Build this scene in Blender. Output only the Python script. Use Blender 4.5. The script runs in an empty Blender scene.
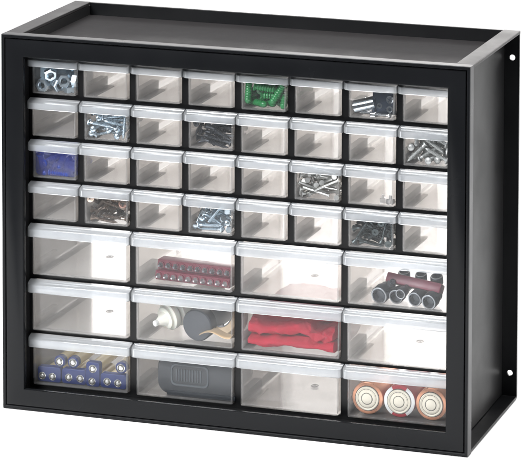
import bpy, bmesh, math, random
from mathutils import Vector, Matrix, noise
R = math.radians
sc = bpy.context.scene
COL = sc.collection
random.seed(7)

# ------------------------------------------------------------------ materials
def newmat(name):
    m = bpy.data.materials.new(name); m.use_nodes = True
    nt = m.node_tree; nt.nodes.clear()
    out = nt.nodes.new('ShaderNodeOutputMaterial')
    return m, nt, out

def node(nt, kind, **kw):
    n = nt.nodes.new(kind)
    for k, v in kw.items():
        if k in n.inputs: n.inputs[k].default_value = v
        else: setattr(n, k, v)
    return n

def solid(name, col, rough=.4, metal=0., spec=.5, var=.12, vscale=60., bump=0., bscale=900., coat=0., subsurf=0., aniso=None):
    """principled surface with a little colour and gloss variation"""
    m, nt, out = newmat(name)
    p = node(nt, 'ShaderNodeBsdfPrincipled')
    p.inputs['Metallic'].default_value = metal
    p.inputs['Specular IOR Level'].default_value = spec
    p.inputs['Coat Weight'].default_value = coat
    if subsurf:
        p.inputs['Subsurface Weight'].default_value = subsurf
        p.inputs['Subsurface Scale'].default_value = .004
    tc = node(nt, 'ShaderNodeTexCoord')
    nz = node(nt, 'ShaderNodeTexNoise', Scale=vscale, Detail=5.)
    nt.links.new(tc.outputs['Object'], nz.inputs['Vector'])
    mx = node(nt, 'ShaderNodeMix', data_type='RGBA')
    a = [max(0, c*(1-var)) for c in col]; b = [min(1, c*(1+var)) for c in col]
    mx.inputs[6].default_value = (*a, 1); mx.inputs[7].default_value = (*b, 1)
    nt.links.new(nz.outputs['Fac'], mx.inputs[0])
    nt.links.new(mx.outputs[2], p.inputs['Base Color'])
    mr = node(nt, 'ShaderNodeMapRange')
    mr.inputs['From Min'].default_value = .3; mr.inputs['From Max'].default_value = .7
    mr.inputs['To Min'].default_value = rough*.85; mr.inputs['To Max'].default_value = min(1, rough*1.2)
    nt.links.new(nz.outputs['Fac'], mr.inputs['Value'])
    nt.links.new(mr.outputs['Result'], p.inputs['Roughness'])
    if bump:
        n2 = node(nt, 'ShaderNodeTexNoise', Scale=bscale, Detail=3.)
        nt.links.new(tc.outputs['Object'], n2.inputs['Vector'])
        bp = node(nt, 'ShaderNodeBump', Strength=bump, Distance=.0002)
        nt.links.new(n2.outputs['Fac'], bp.inputs['Height'])
        nt.links.new(bp.outputs['Normal'], p.inputs['Normal'])
    nt.links.new(p.outputs[0], out.inputs[0])
    return m

def clear(name, alpha, scatter, trans, rough=.15, gloss=1., vary=.0, vscale=40., tl=.5):
    """frosted moulded plastic: part of the light passes, part is scattered to both sides, plus a gloss"""
    m, nt, out = newmat(name)
    t = node(nt, 'ShaderNodeBsdfTransparent', Color=(*trans, 1))
    d = node(nt, 'ShaderNodeBsdfDiffuse', Color=(*scatter, 1))
    l = node(nt, 'ShaderNodeBsdfTranslucent', Color=(*scatter, 1))
    s = node(nt, 'ShaderNodeMixShader', Fac=tl)
    nt.links.new(d.outputs[0], s.inputs[1]); nt.links.new(l.outputs[0], s.inputs[2])
    a = node(nt, 'ShaderNodeMixShader', Fac=alpha)
    if vary:
        tc = node(nt, 'ShaderNodeTexCoord')
        nz = node(nt, 'ShaderNodeTexNoise', Scale=vscale, Detail=4.)
        nt.links.new(tc.outputs['Object'], nz.inputs['Vector'])
        mr = node(nt, 'ShaderNodeMapRange')
        mr.inputs['From Min'].default_value = .3; mr.inputs['From Max'].default_value = .7
        mr.inputs['To Min'].default_value = alpha*(1-vary); mr.inputs['To Max'].default_value = min(1, alpha*(1+vary))
        nt.links.new(nz.outputs['Fac'], mr.inputs['Value'])
        nt.links.new(mr.outputs['Result'], a.inputs[0])
    nt.links.new(t.outputs[0], a.inputs[1]); nt.links.new(s.outputs[0], a.inputs[2])
    g = node(nt, 'ShaderNodeBsdfGlossy', Roughness=rough)
    fr = node(nt, 'ShaderNodeFresnel', IOR=1.45)
    mu = node(nt, 'ShaderNodeMath', operation='MULTIPLY'); mu.inputs[1].default_value = gloss
    nt.links.new(fr.outputs[0], mu.inputs[0])
    f = node(nt, 'ShaderNodeMixShader')
    nt.links.new(mu.outputs[0], f.inputs[0])
    nt.links.new(a.outputs[0], f.inputs[1]); nt.links.new(g.outputs[0], f.inputs[2])
    nt.links.new(f.outputs[0], out.inputs[0])
    return m

M = {}
M['rim'] = solid('rim_plastic', (.012,.0125,.014), .30, spec=.34, var=.15, vscale=25, bump=.08, bscale=1400)
M['black'] = solid('black_plastic', (.0045,.0048,.0055), .34, spec=.25, var=.15, vscale=25, bump=.10, bscale=1400)
M['tray_floor'] = solid('pebbled_tray_plastic', (.014,.013,.0135), .48, spec=.10, var=.2, vscale=18, bump=.5, bscale=1200)
M['panel'] = solid('side_panel_plastic', (.013,.013,.0135), .36, spec=.20, var=.15, vscale=18, bump=.15, bscale=1200)
M['black_front'] = solid('black_front_plastic', (.0065,.007,.0080), .24, spec=.13, var=.15, vscale=20, bump=.22, bscale=1600)
M['black_tray'] = solid('black_tray_plastic', (.016,.015,.016), .44, spec=.24, var=.2, vscale=18, bump=.35, bscale=1200)
M['tub'] = clear('frosted_drawer_plastic', .17, (.925,.90,.88), (.992,.980,.969), .20, .4, vary=.18, vscale=30)
M['front'] = clear('clear_drawer_front', .030, (.88,.91,.94), (.98,.985,.99), .12, .35, vary=.25, vscale=25)
M['lip'] = clear('milky_pull_plastic', .36, (.85,.88,.915), (.95,.965,.98), .13, 1.3, vary=.12, vscale=45)
M['mark'] = clear('moulded_mark', .6, (.35,.34,.34), (.6,.6,.6), .3, 1)
M['zinc'] = solid('zinc_metal', (.66,.68,.70), .24, 1, var=.15, vscale=200)
M['zinc_blue'] = solid('blue_zinc_metal', (.62,.71,.78), .30, 1, var=.15, vscale=200)
M['nail'] = solid('bright_nail_steel', (.68,.68,.66), .34, 1, var=.15, vscale=200)
M['phosphate'] = solid('black_phosphate_steel', (.085,.09,.10), .45, .8, var=.25, vscale=300)
M['brass'] = solid('bronze_screw_steel', (.20,.155,.125), .33, .9, var=.25, vscale=200)
M['brass_head'] = solid('brown_screw_head', (.42,.25,.20), .35, .8, var=.2, vscale=200)
M['slate'] = solid('dark_greenish_steel', (.075,.09,.092), .36, .85, var=.3, vscale=250)
M['green'] = solid('green_nylon', (.008,.20,.050), .32, 0, var=.2, vscale=120, subsurf=.15)
M['blue'] = clear('blue_translucent_plastic', .8, (.025,.085,.66), (.35,.42,.95), .25, 1.)
M['pale'] = solid('pale_grey_nylon', (.66,.67,.66), .28, 0, spec=.6, var=.06, vscale=120)
M['blue_bag'] = clear('blue_bag_film', .20, (.12,.17,.85), (.72,.76,.98), .2, 1., vary=.4, vscale=90)
M['slate_film'] = clear('slate_blue_film', .42, (.10,.17,.23), (.55,.66,.74), .2, 1., vary=.4, vscale=90)
M['palesteel'] = solid('dull_pale_steel', (.62,.63,.62), .42, .7, var=.12, vscale=200)
M['clip'] = clear('milky_clip_nylon', .35, (.85,.85,.85), (.92,.92,.92), .25, 1.)
M['white_pl'] = solid('white_nylon', (.80,.79,.77), .4, 0, var=.05)
M['gunblue'] = solid('dark_blue_steel', (.020,.032,.055), .3, .6, var=.25, vscale=150)
M['chrome'] = solid('chrome', (.70,.76,.82), .14, 1, var=.1, vscale=100)
M['redpl'] = solid('dark_red_plastic', (.17,.012,.035), .35, 0, var=.15, vscale=80)
M['railred'] = solid('red_rail_plastic', (.20,.014,.045), .35, 0, var=.15, vscale=80)
M['bit'] = solid('grey_bit_steel', (.20,.20,.22), .35, .9, var=.2, vscale=200)
M['bit_tip'] = solid('silver_bit_steel', (.62,.60,.62), .28, 1, var=.2, vscale=200)
M['socket'] = solid('dark_socket_steel', (.075,.085,.10), .30, .75, var=.2, vscale=150)
M['socket_ring'] = solid('worn_socket_rim', (.40,.42,.44), .35, 1, var=.15, vscale=200)
M['socket_in'] = solid('socket_inside', (.10,.11,.125), .4, .5)
M['cloth'] = solid('red_cotton', (.40,.009,.032), .85, 0, spec=.2, var=.18, vscale=140, bump=1., bscale=2600)
M['batblue'] = solid('blue_battery_wrap', (.008,.022,.125), .35, 0, spec=.3, var=.1)
M['batgold'] = solid('cream_battery_wrap', (.68,.56,.30), .25, 0, var=.08, coat=.3)
M['batsilver'] = solid('battery_steel', (.78,.77,.74), .25, 1, var=.1, vscale=150)
M['copper'] = solid('copper_battery_wrap', (.74,.33,.19), .3, .45, var=.1, vscale=120)
M['cream'] = solid('cream_washer', (.78,.72,.60), .45, .1, var=.06, vscale=150)
M['grooves'] = solid('dark_groove', (.05,.045,.04), .5)
M['batred'] = solid('red_battery_wrap', (.50,.03,.05), .3, 0, var=.1)
M['batwhite'] = solid('white_battery_wrap', (.80,.80,.80), .3, 0, var=.04)
M['bottlew'] = solid('cream_bottle_plastic', (.82,.80,.72), .35, 0, var=.06, subsurf=.2)
M['capgrey'] = solid('slate_cap_plastic', (.032,.037,.047), .38, 0, var=.12)
M['greybody'] = solid('grey_bottle_plastic', (.20,.20,.215), .4, 0, var=.12)
M['tan'] = solid('tan_tape', (.48,.36,.24), .5, 0, var=.12)
M['case'] = solid('slate_blue_case_plastic', (.012,.016,.022), .38, 0, var=.12, vscale=60, bump=.2)
M['case2'] = solid('lighter_slate_inset', (.045,.055,.066), .42, 0, var=.1)
M['table'] = solid('white_sweep', (.90,.90,.90), .7, 0, spec=.2, var=.01, vscale=4)

# ------------------------------------------------------------------ helpers
def link(name, bm, mats, parent=None, smooth=False, loc=None):
    me = bpy.data.meshes.new(name)
    bmesh.ops.recalc_face_normals(bm, faces=bm.faces)
    bm.to_mesh(me); bm.free()
    if not isinstance(mats, (list, tuple)): mats = [mats]
    for m in mats: me.materials.append(m)
    if smooth:
        for p in me.polygons: p.use_smooth = True
        try: me.set_sharp_from_angle(angle=R(35))
        except Exception: pass
    o = bpy.data.objects.new(name, me); COL.objects.link(o)
    if parent: o.parent = parent
    if loc: o.location = loc
    return o

def empty(name, loc=(0,0,0)):
    o = bpy.data.objects.new(name, None); COL.objects.link(o)
    o.location = loc; o.empty_display_size = .01
    return o

def tag(o, label, cat, group=None, kind=None):
    if label: o['label'] = label
    if cat: o['category'] = cat
    if group: o['group'] = group
    if kind: o['kind'] = kind
    return o

def dup(o, parent=None):
    c = o.copy(); COL.objects.link(c); c.parent = parent
    for ch in o.children: dup(ch, c)
    return c

def box(bm, x0, x1, y0, y1, z0, z1, bev=0., mi=0, seg=2):
    v = [bm.verts.new(p) for p in [(x0,y0,z0),(x1,y0,z0),(x1,y1,z0),(x0,y1,z0),(x0,y0,z1),(x1,y0,z1),(x1,y1,z1),(x0,y1,z1)]]
    fs = [bm.faces.new([v[i] for i in q]) for q in ((0,3,2,1),(4,5,6,7),(0,1,5,4),(1,2,6,5),(2,3,7,6),(3,0,4,7))]
    for f in fs: f.material_index = mi
    if bev:
        es = {e for f in fs for e in f.edges}
        r = bmesh.ops.bevel(bm, geom=list(es), offset=bev, segments=seg, affect='EDGES', profile=.6)
        for f in r['faces']: f.material_index = mi
    return v

def lathe(bm, prof, n=16, mi=0, M4=None, caps=True, mis=None):
    """prof = [(r, z)...] turned about Z"""
    rings = []
    for r, z in prof:
        if r < 1e-6:
            rings.append([bm.verts.new((0,0,z))])
        else:
            rings.append([bm.verts.new((r*math.cos(2*math.pi*k/n), r*math.sin(2*math.pi*k/n), z)) for k in range(n)])
    for q in range(len(rings)-1):
        A, B = rings[q], rings[q+1]; m = mis[q] if mis else mi
        if len(A) == 1 and len(B) == 1: continue
        for k in range(n):
            k2 = (k+1) % n
            if len(A) == 1: f = bm.faces.new([A[0], B[k2], B[k]])
            elif len(B) == 1: f = bm.faces.new([A[k], A[k2], B[0]])
            else: f = bm.faces.new([A[k], A[k2], B[k2], B[k]])
            f.material_index = m
    if caps:
        if len(rings[0]) > 1: bm.faces.new(rings[0][::-1]).material_index = mis[0] if mis else mi
        if len(rings[-1]) > 1: bm.faces.new(rings[-1]).material_index = mis[-1] if mis else mi
    if M4 is not None:
        bmesh.ops.transform(bm, matrix=M4, verts=[v for r in rings for v in r])

def ring_loft(bm, loops, close=False, mi=0):
    """loops: lists of coords of equal length, each closed; joined one to the next"""
    L = [[bm.verts.new(p) for p in l] for l in loops]
    n = len(L[0])
    pairs = list(zip(L, L[1:])) + ([(L[-1], L[0])] if close else [])
    for A, B in pairs:
        for k in range(n):
            k2 = (k+1) % n
            bm.faces.new([A[k], A[k2], B[k2], B[k]]).material_index = mi
    return L

def rect(x0, x1, z0, z1, y): return [(x0,y,z0),(x1,y,z0),(x1,y,z1),(x0,y,z1)]
def rrect(x0, x1, z0, z1, y, r, n=5, rb=None):
    pts = []
    for cx, cz, a0 in ((x0+r,z0+r,180),(x1-r,z0+r,270),(x1-r,z1-r,0),(x0+r,z1-r,90)):
        for k in range(n+1):
            a = R(a0 + 90*k/n); pts.append((cx+r*math.cos(a), y, cz+r*math.sin(a)))
    return pts

# ------------------------------------------------------------------ small hardware meshes (Z is the long axis)
def screw_mesh(L=.028, r=.0017, hr=.0037, style='pan', n=10, thread_from=.2, pitch=.0013):
    bm = bmesh.new()
    prof = []
    if style == 'pan':
        prof = [(0,L/2-.0005),(hr*.30,L/2-.0004),(hr*.34,L/2),(hr*.7,L/2-.0003),(hr,L/2-.0013),(hr,L/2-.0022),(r,L/2-.0024)]
        z = L/2-.0024
    elif style == 'bugle':
        prof = [(0,L/2-.0012),(hr*.35,L/2-.001),(hr*.38,L/2),(hr,L/2),(hr*.98,L/2-.0005),(hr*.55,L/2-.0024),(r,L/2-.004)]
        z = L/2-.004
    z0 = z - (L)*thread_from*.6
    prof.append((r*.86, z)); prof.append((r*.86, z0))
    zz = z0
    zt = -L/2 + .004
    while zz - pitch > zt:
        prof += [(r*.80, zz), (r*1.12, zz-pitch*.5)]
        zz -= pitch
    prof += [(r*.8, zz), (r*.5, zz-(zz+L/2)*.5), (0, -L/2)]
    lathe(bm, prof, n)
    # cross recess as four small dark slots is below pixel size; a real dip stands in the head centre
    return bm

def nail_mesh(L=.03, r=.0011, hr=.0026):
    bm = bmesh.new()
    lathe(bm, [(0,L/2),(hr,L/2),(hr,L/2-.0007),(r,L/2-.0010),(r,-L/2+.003),(0,-L/2)], 10)
    return bm

def bolt_mesh(L=.026, r=.0021, hr=.0042):
    bm = bmesh.new()
    lathe(bm, [(hr*.8,L/2),(hr,L/2-.0006),(hr,L/2-.003),(r,L/2-.003)], 6)
    prof = [(r,L/2-.0030),(r,L/2-.006)]
    zz = L/2-.006
    while zz > -L/2+.001:
        prof += [(r*.84,zz-.0004),(r*1.03,zz-.0009)]; zz -= .0011
    prof += [(r*.6,-L/2)]
    lathe(bm, prof, 10)
    return bm

def nut_mesh(af=.0125, h=.0062, hole=.0034):
    bm = bmesh.new()
    n = 12; Ro = af/2/math.cos(math.pi/6)
    def hexp(k, z, s=1.):
        a = 2*math.pi*k/n; rr = Ro if k % 2 == 0 else af/2
        return (rr*s*math.cos(a), rr*s*math.sin(a), z)
    def circ(k, z, r): a = 2*math.pi*k/n; return (r*math.cos(a), r*math.sin(a), z)
    loops = [[circ(k,h/2-.0006,hole) for k in range(n)], [circ(k,h/2,hole*1.18) for k in range(n)],
             [hexp(k,h/2,.90) for k in range(n)], [hexp(k,h/2-.0007) for k in range(n)],
             [hexp(k,-h/2+.0007) for k in range(n)], [hexp(k,-h/2,.90) for k in range(n)],
             [circ(k,-h/2,hole*1.18) for k in range(n)], [circ(k,-h/2+.0006,hole) for k in range(n)]]
    ring_loft(bm, loops, close=True)
    return bm

def plug_mesh(L=.024, r=.0036):
    bm = bmesh.new()
    prof = [(r*.5,L/2-.006),(r*.55,L/2),(r*1.25,L/2),(r*1.25,L/2-.0010),(r,L/2-.0014)]
    zz = L/2-.003
    while zz > -L/2+.003:
        prof += [(r*.82,zz),(r*1.02,zz-.0012),(r*1.02,zz-.0018)]; zz -= .0026
    prof += [(r*.7,-L/2+.001),(r*.45,-L/2)]
    lathe(bm, prof, 12, caps=True)
    return bm

def cap_mesh(r=.0062, h=.0035):
    bm = bmesh.new()
    lathe(bm, [(0,h*.2),(r*.28,h*.2),(r*.32,h*.5),(r*.55,h*.5),(r*.6,h*.2),(r*.85,h*.25),(r*.9,h*.5),(r,h*.4),(r,-h*.5),(0,-h*.5)], 20)
    return bm

def clip_mesh():
    bm = bmesh.new()
    box(bm, -.003,.003,-.0035,.0035,-.0025,.0025, .0008)
    box(bm, -.0012,.0012,-.0012,.0012,.0026,.0060, .0003)
    return bm

HW = {
 'nut': (lambda: nut_mesh(), 'zinc_blue'),
 'green_plug': (lambda: plug_mesh(), 'green'),
 'silver_screw': (lambda: screw_mesh(.029,.0016,.0034,'pan'), 'zinc_blue'),
 'black_screw': (lambda: screw_mesh(.031,.0017,.0038,'bugle'), 'phosphate'),
 'pale_plug': (lambda: screw_mesh(.028,.0020,.0038,'pan'), 'palesteel'),
 'blue_plug': (lambda: plug_mesh(.024,.0032), 'blue'),
 'blue_cap': (lambda: cap_mesh(.0062), 'blue'),
 'nail': (lambda: nail_mesh(.031,.00125,.0028), 'nail'),
 'bronze_screw': (lambda: screw_mesh(.030,.0017,.0040,'bugle'), 'brass'),
 'bolt': (lambda: bolt_mesh(.025,.0018,.0036), 'zinc_blue'),
 'steel_bolt': (lambda: screw_mesh(.029,.0017,.0034,'pan'), 'zinc_blue'),
 'slate_screw': (lambda: screw_mesh(.027,.0015,.0036,'bugle'), 'slate'),
}

# ------------------------------------------------------------------ cabinet dimensions (metres)
W_, H_, D_ = .508, .3947, .1706
OX0, OX1, OZ0, OZ1 = .0245, .4845, .0223, .3719
PX, PN = .0165, .0165
X0 = lambda c: .0215 + .058*c
T = [.3717, .3271, .2832, .2388, .1944, .1355, .0772]
SMALL_H, LARGE_H = .0416, .0558
BT = .0013                                   # how much narrower the body is than the lip, on the right
YB = .0187                                   # drawer front plane
YP = .0250                                   # grid plate front plane

cab = empty('parts_cabinet', (0,0,0))
tag(cab, 'black plastic cabinet of many small clear drawers with a tray top and side flanges', 'storage cabinet')

# front frame: outer rim bead, groove, flat panel, opening
def frame_loops(rs):                          # (inset, y)
    return [rect(i, W_-i, i, H_-i, y) for i, y in rs]
bm = bmesh.new()
L = [rect(i, W_-i, i, H_-i, y) for i, y in [(0,.0115),(0,.0022),(0,.0016),(.0004,.0004),(.0014,0),(.0030,.0001),(.0036,.0010),(.0037,.0030)]]
L += [rect(i, W_-i, i, H_-i, y) for i, y in [(.0037,.0060),(.0037,.0115)]]
ring_loft(bm, L, close=True)
bmesh.ops.recalc_face_normals(bm, faces=bm.faces)
for f in bm.faces:
    f.normal_update()
    if f.normal.y < -.75 or f.calc_center_median().y > .0023 and f.calc_center_median().x > .003 and f.calc_center_median().x < W_-.003 and f.calc_center_median().z < H_-.003: f.material_index = 1
link('outer_rim', bm, [M['rim'], M['black_front']], cab, smooth=True)
bm = bmesh.new()
def orect(d, y): return rect(OX0-d, OX1+d, OZ0-d, OZ1+d, y)
L = [rect(i, W_-i, i, H_-i, y) for i, y in [(.0045,.0100),(.0045,.0016),(.0049,.0006),(.0058,.0002)]]
L += [orect(.0012,.0002), orect(.0004,.0005), orect(0,.0012), orect(0,.0040), orect(.0022,.0042), orect(.0022,.0098)]
ring_loft(bm, L, close=True)
link('front_frame', bm, M['black_front'], cab, smooth=True)
# backing strip in the groove between the two
bm = bmesh.new()
ring_loft(bm, [rect(i, W_-i, i, H_-i, y) for i, y in [(.0037,.0034),(.0045,.0034),(.0045,.0058),(.0037,.0058)]], close=True)
link('rim_groove', bm, M['black'], cab)

def holed_plate(bm, x0, x1, z0, z1, y0, y1, holes, r, n=16):
    """vertical strip in the XZ plane with round through holes, one below another"""
    zs = sorted(holes, key=lambda h: h[1]); h = (x1-x0)/2*.98
    cuts = [z0]
    for _, hz in zs: cuts += [hz-h, hz+h]
    cuts.append(z1)
    def sq(cx, cz, y):
        pts = []
        for k in range(n):
            a = 2*math.pi*k/n + math.pi/4*0
            c, s = math.cos(a), math.sin(a); m = max(abs(c), abs(s))
            px, pz = c/m, s/m
            X = (x1 if px > 0 else x0) if abs(px) > .999 else (x0+x1)/2 + px*(x1-x0)/2
            pts.append((X, y, cz + pz*h))
        return pts
    for k in range(0, len(cuts), 2):
        a, b = cuts[k], cuts[k+1]
        if b-a > .0002: box(bm, x0, x1, y0, y1, a, b)
    for cx, cz in zs:
        circ = lambda y, rr: [(cx+rr*math.cos(2*math.pi*q/n), y, cz+rr*math.sin(2*math.pi*q/n)) for q in range(n)]
        ring_loft(bm, [sq(cx,cz,y1), sq(cx,cz,y0), circ(y0,r*1.1), circ(y0+.0003,r), circ(y1,r)], close=True)

# each side: recessed panel, flanges that stick out round it, wall flange with two screw holes
for s in (0, 1):
    mx = (lambda x: x) if s == 0 else (lambda x: W_-x)
    def bx(bm, xa, xb, *a, **k):
        p, q = sorted((mx(xa), mx(xb))); box(bm, p, q, *a, **k)
    bm = bmesh.new()
    bx(bm, .0165, .0185, .0120, D_-.0032, .0042, H_-.0036)
    link('side_panel', bm, M['panel'], cab)
    bm = bmesh.new()
    bx(bm, 0, .0185, .0117, D_, H_-.0034, H_, bev=.0006)
    link('top_flange', bm, M['black_tray'], cab)
    bm = bmesh.new()
    bx(bm, .0004, .0185, .0117, D_-.0002, .0006, .0032, bev=.0004)
    link('bottom_flange', bm, M['black'], cab)
    bm = bmesh.new()
    p, q = sorted((mx(.0002), mx(.0185)))
    holed_plate(bm, p, q, .0034, H_-.0036, D_-.0030, D_-.0004, [(mx(.0079),.0281),(mx(.0079),.3661)], .0031)
    link('wall_flange', bm, M['black'], cab)
# tray on top: floor, front lip, rear lip
bm = bmesh.new()
box(bm, .0187, W_-.0187, .0117, D_-.0030, H_-.0158, H_-.0138)
link('tray_floor', bm, M['tray_floor'], cab)
bm = bmesh.new(); box(bm, .0187, W_-.0187, D_-.0028, D_-.0002, H_-.0180, H_-.0002, bev=.0005)
link('tray_back_wall', bm, M['black'], cab)
bm = bmesh.new(); box(bm, .0187, W_-.0187, .0100, .0115, H_-.0136, H_-.0040)
link('tray_front_wall', bm, M['black'], cab)
bm = bmesh.new(); box(bm, .0187, W_-.0187, .0117, D_-.0004, .0008, .0040, bev=.0004)
link('bottom_panel', bm, M['black'], cab)
bm = bmesh.new(); box(bm, .0187, W_-.0187, .0045, D_-.004, .0138, .0160)
link('inner_deck', bm, M['black'], cab)
bm = bmesh.new(); box(bm, .0187, W_-.0187, D_-.0040, D_-.0006, .0042, .0120)
link('rear_sill', bm, M['black'], cab)

# grid plate with an opening for every drawer, and short runners behind it
def cells():
    for r in range(7):
        for c in (range(8) if r < 4 else range(0, 8, 2)):
            yield r, c, (.0575 if r < 4 else .1155), (SMALL_H if r < 4 else LARGE_H)
BI = .0040
bm = bmesh.new()
def bar(x0, x1, z0, z1):
    box(bm, x0, x1, YP, YP+.0035, z0, z1)
tops = lambda r: T[r]-.0036
bots = lambda r: T[r]-(SMALL_H if r < 4 else LARGE_H)
zb = [OZ1+.009] + []
g = .0006
# horizontal bars, full width
edges = [(tops(0)+g, OZ1+.0085)] + [(tops(r+1)+g, bots(r)-g) for r in range(6)] + [(.0162, bots(6)-g)]
for a, b in edges: bar(.0187, W_-.0187, a, b)
for r in range(7):
    za, zz = bots(r)-g+.00002, tops(r)+g-.00002
    cs = list(range(8)) if r < 4 else list(range(0, 8, 2)); w = .0575 if r < 4 else .1155
    xs = [.0187] + [v for c in cs for v in (X0(c)+BI-g, X0(c)+w-BI-BT+g)] + [W_-.0187]
    for k in range(0, len(xs), 2):
        if xs[k+1] > xs[k]: bar(xs[k], xs[k+1], za, zz)
link('divider_grid', bm, M['black'], cab)
for r in range(7):
    cs = list(range(8)) if r < 4 else list(range(0, 8, 2)); w = .0575 if r < 4 else .1155
    z = bots(r)
    xs = [.0187] + [v for c in cs for v in (X0(c)+BI-g, X0(c)+w-BI-BT+g)] + [W_-.0187]
    for k in range(0, len(xs), 2):
        a, b = xs[k], xs[k+1]
        bm = bmesh.new()
        box(bm, a, b, YP+.0037, .0775, z-.0006, z+.0085, bev=.0004)
        box(bm, a-(.0075 if k else 0), b+(.0075 if k < len(xs)-2 else 0), YP+.0037, .0775, z-.0026, z-.0009)
        link('runner_rail', bm, M['black'], cab)
# ------------------------------------------------------------------ drawers
def make_drawer(w, h, name):
    """origin at the bottom left corner of the front plane of the drawer body; w, h = lip width, body height"""
    bw = w - 2*BI - BT; t = .0013; d = .1440; hw = h - .0040; y0 = .0017
    bm = bmesh.new()
    tp = .0005; bk = .0012
    def U(x0, x1, yb, z, yf=y0, r=.003):
        pts = [(x0, yf, z), (x0+tp*.5, yb-r, z)]
        pts += [(x0+bk+r-r*math.cos(a), yb-r+r*math.sin(a), z) for a in (R(30), R(60), R(90))]
        pts += [(x1-bk-r+r*math.cos(a), yb-r+r*math.sin(a), z) for a in (R(90), R(60), R(30))]
        pts += [(x1-tp*.5, yb-r, z), (x1, yf, z)]
        return pts
    ob = U(tp, bw-tp, d, 0); ot = U(0, bw, d, hw-.0005)
    it = U(t, bw-t, d-t, hw-.0005); ib = U(tp+t, bw-tp-t, d-t, t)
    vs = [[bm.verts.new(p) for p in l] for l in (ob, ot, it, ib)]
    n = len(ob)
    for A, B in zip(vs, vs[1:]):
        for k in range(n-1): bm.faces.new([A[k], A[k+1], B[k+1], B[k]])
    bm.faces.new(vs[0][::-1]); bm.faces.new(vs[3])
    for k in (0, -1): bm.faces.new([vs[0][k], vs[1][k], vs[2][k], vs[3][k]] if k == 0 else [vs[3][k], vs[2][k], vs[1][k], vs[0][k]])
    bm.faces.new([vs[0][0], vs[3][0], vs[3][-1], vs[0][-1]])
    # divider guides: pairs of thin ribs on both side walls
    for yy in (.0985, .1015):
        box(bm, t+tp+.0001, t+tp+.0009, yy, yy+.0009, t+.0002, hw-.004)
        box(bm, bw-t-tp-.0009, bw-t-tp-.0001, yy, yy+.0009, t+.0002, hw-.004)
    tub = link(name, bm, [M['tub']], None, smooth=True)
    # front panel
    bm = bmesh.new(); r = .0022
    def fr(x0, x1, z0, z1, y, rr):
        pts = []
        for cx, cz, a0 in ((x0+rr, z0+rr, 180), (x1-rr, z0+rr, 270)):
            for k in range(5):
                a = R(a0+22.5*k); pts.append((cx+rr*math.cos(a), y, cz+rr*math.sin(a)))
        return pts + [(x1, y, z1), (x0, y, z1)]
    lo = [fr(0,bw,-.0002,hw,.0015,r), fr(0,bw,-.0002,hw,.0005,r), fr(.0004,bw-.0004,.0002,hw-.0002,0,r),
          fr(.0022,bw-.0022,.0020,hw-.0010,.0001,r*.7), fr(.0025,bw-.0025,.0023,hw-.0013,.0004,r*.7)]
    V = ring_loft(bm, lo)
    bm.faces.new(V[-1]); bm.faces.new(V[0][::-1])
    f = link('front_panel', bm, M['front'], tub, smooth=True)
    # overhanging pull lip
    bm = bmesh.new()
    lx0, lx1 = -BI, bw+BI+BT; yf, yb = .0130-YB, .0215-YB
    ft, bt, bo = (h-.0060, h-.0022, h-.0146) if w > .1 else (h-.0052, h-.0020, h-.0123)
    def plan(ins, zf):
        rr = .0034-ins*.8
        pts = [(lx0+ins, yb)]
        pts += [(lx0+ins+rr-rr*math.cos(a), yf+ins+rr-rr*math.sin(a)) for a in (0, R(22), R(45), R(68), R(90))]
        pts += [(lx1-ins-rr+rr*math.sin(a), yf+ins+rr-rr*math.cos(a)) for a in (0, R(22), R(45), R(68), R(90))]
        pts += [(lx1-ins, yb)]
        return [(x, y, zf(y)) for x, y in pts]
    top = lambda y, o=0: ft + (bt-ft)*(y-yf)/(yb-yf) - o
    lo = [plan(.0014, lambda y: top(y, .0016)), plan(.0014, lambda y: bo), plan(.0005, lambda y: bo-.0002), plan(0, lambda y: bo+.0005), plan(0, lambda y: top(y,.0012)), plan(.0003, lambda y: top(y,.0003)), plan(.0011, lambda y: top(y))]
    V = ring_loft(bm, lo)
    bm.faces.new(V[-1]); bm.faces.new(V[0][::-1])
    lp = link('pull_lip', bm, M['lip'], tub, smooth=True)
    if w > .1:
        bm = bmesh.new()
        ring_loft(bm, [[(bw/2+a*math.cos(2*math.pi*k/16), .072+b*math.sin(2*math.pi*k/16), zz) for k in range(16)] for a, b, zz in ((.0042,.0040,t+.00002),(.0040,.0038,t+.0004),(.0030,.0028,t+.0004),(.0028,.0026,t+.00002))])
        box(bm, bw/2-.0014, bw/2+.0016, .0712, .0728, t+.0001, t+.0004)
        link('moulded_mark', bm, M['mark'], tub)
    return tub

small = make_drawer(.0575, SMALL_H, 'small_drawer'); small.parent = cab
large = make_drawer(.1155, LARGE_H, 'large_drawer'); large.parent = cab
first = {8: small, 4: large}; used = set()
pull = random.Random(3)
ORI = {}
for r, c, w, h in cells():
    src = small if r < 4 else large
    o = src if src not in used else dup(src, cab)
    used.add(src)
    o['group'] = 'small clear drawers in the upper four rows' if r < 4 else 'large clear drawers in the lower three rows'
    o.rotation_euler = (R(pull.uniform(-.12,.05)), R(pull.uniform(-.12,.12)), R(pull.uniform(-.15,.15)))
    o.location = (X0(c)+BI+pull.uniform(-.0004,.0004), YB+pull.uniform(-.0004,.0008), T[r]-h)
    ORI[(r, c)] = Vector((X0(c)+.0053, .0206, T[r]-h+.00135))

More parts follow.
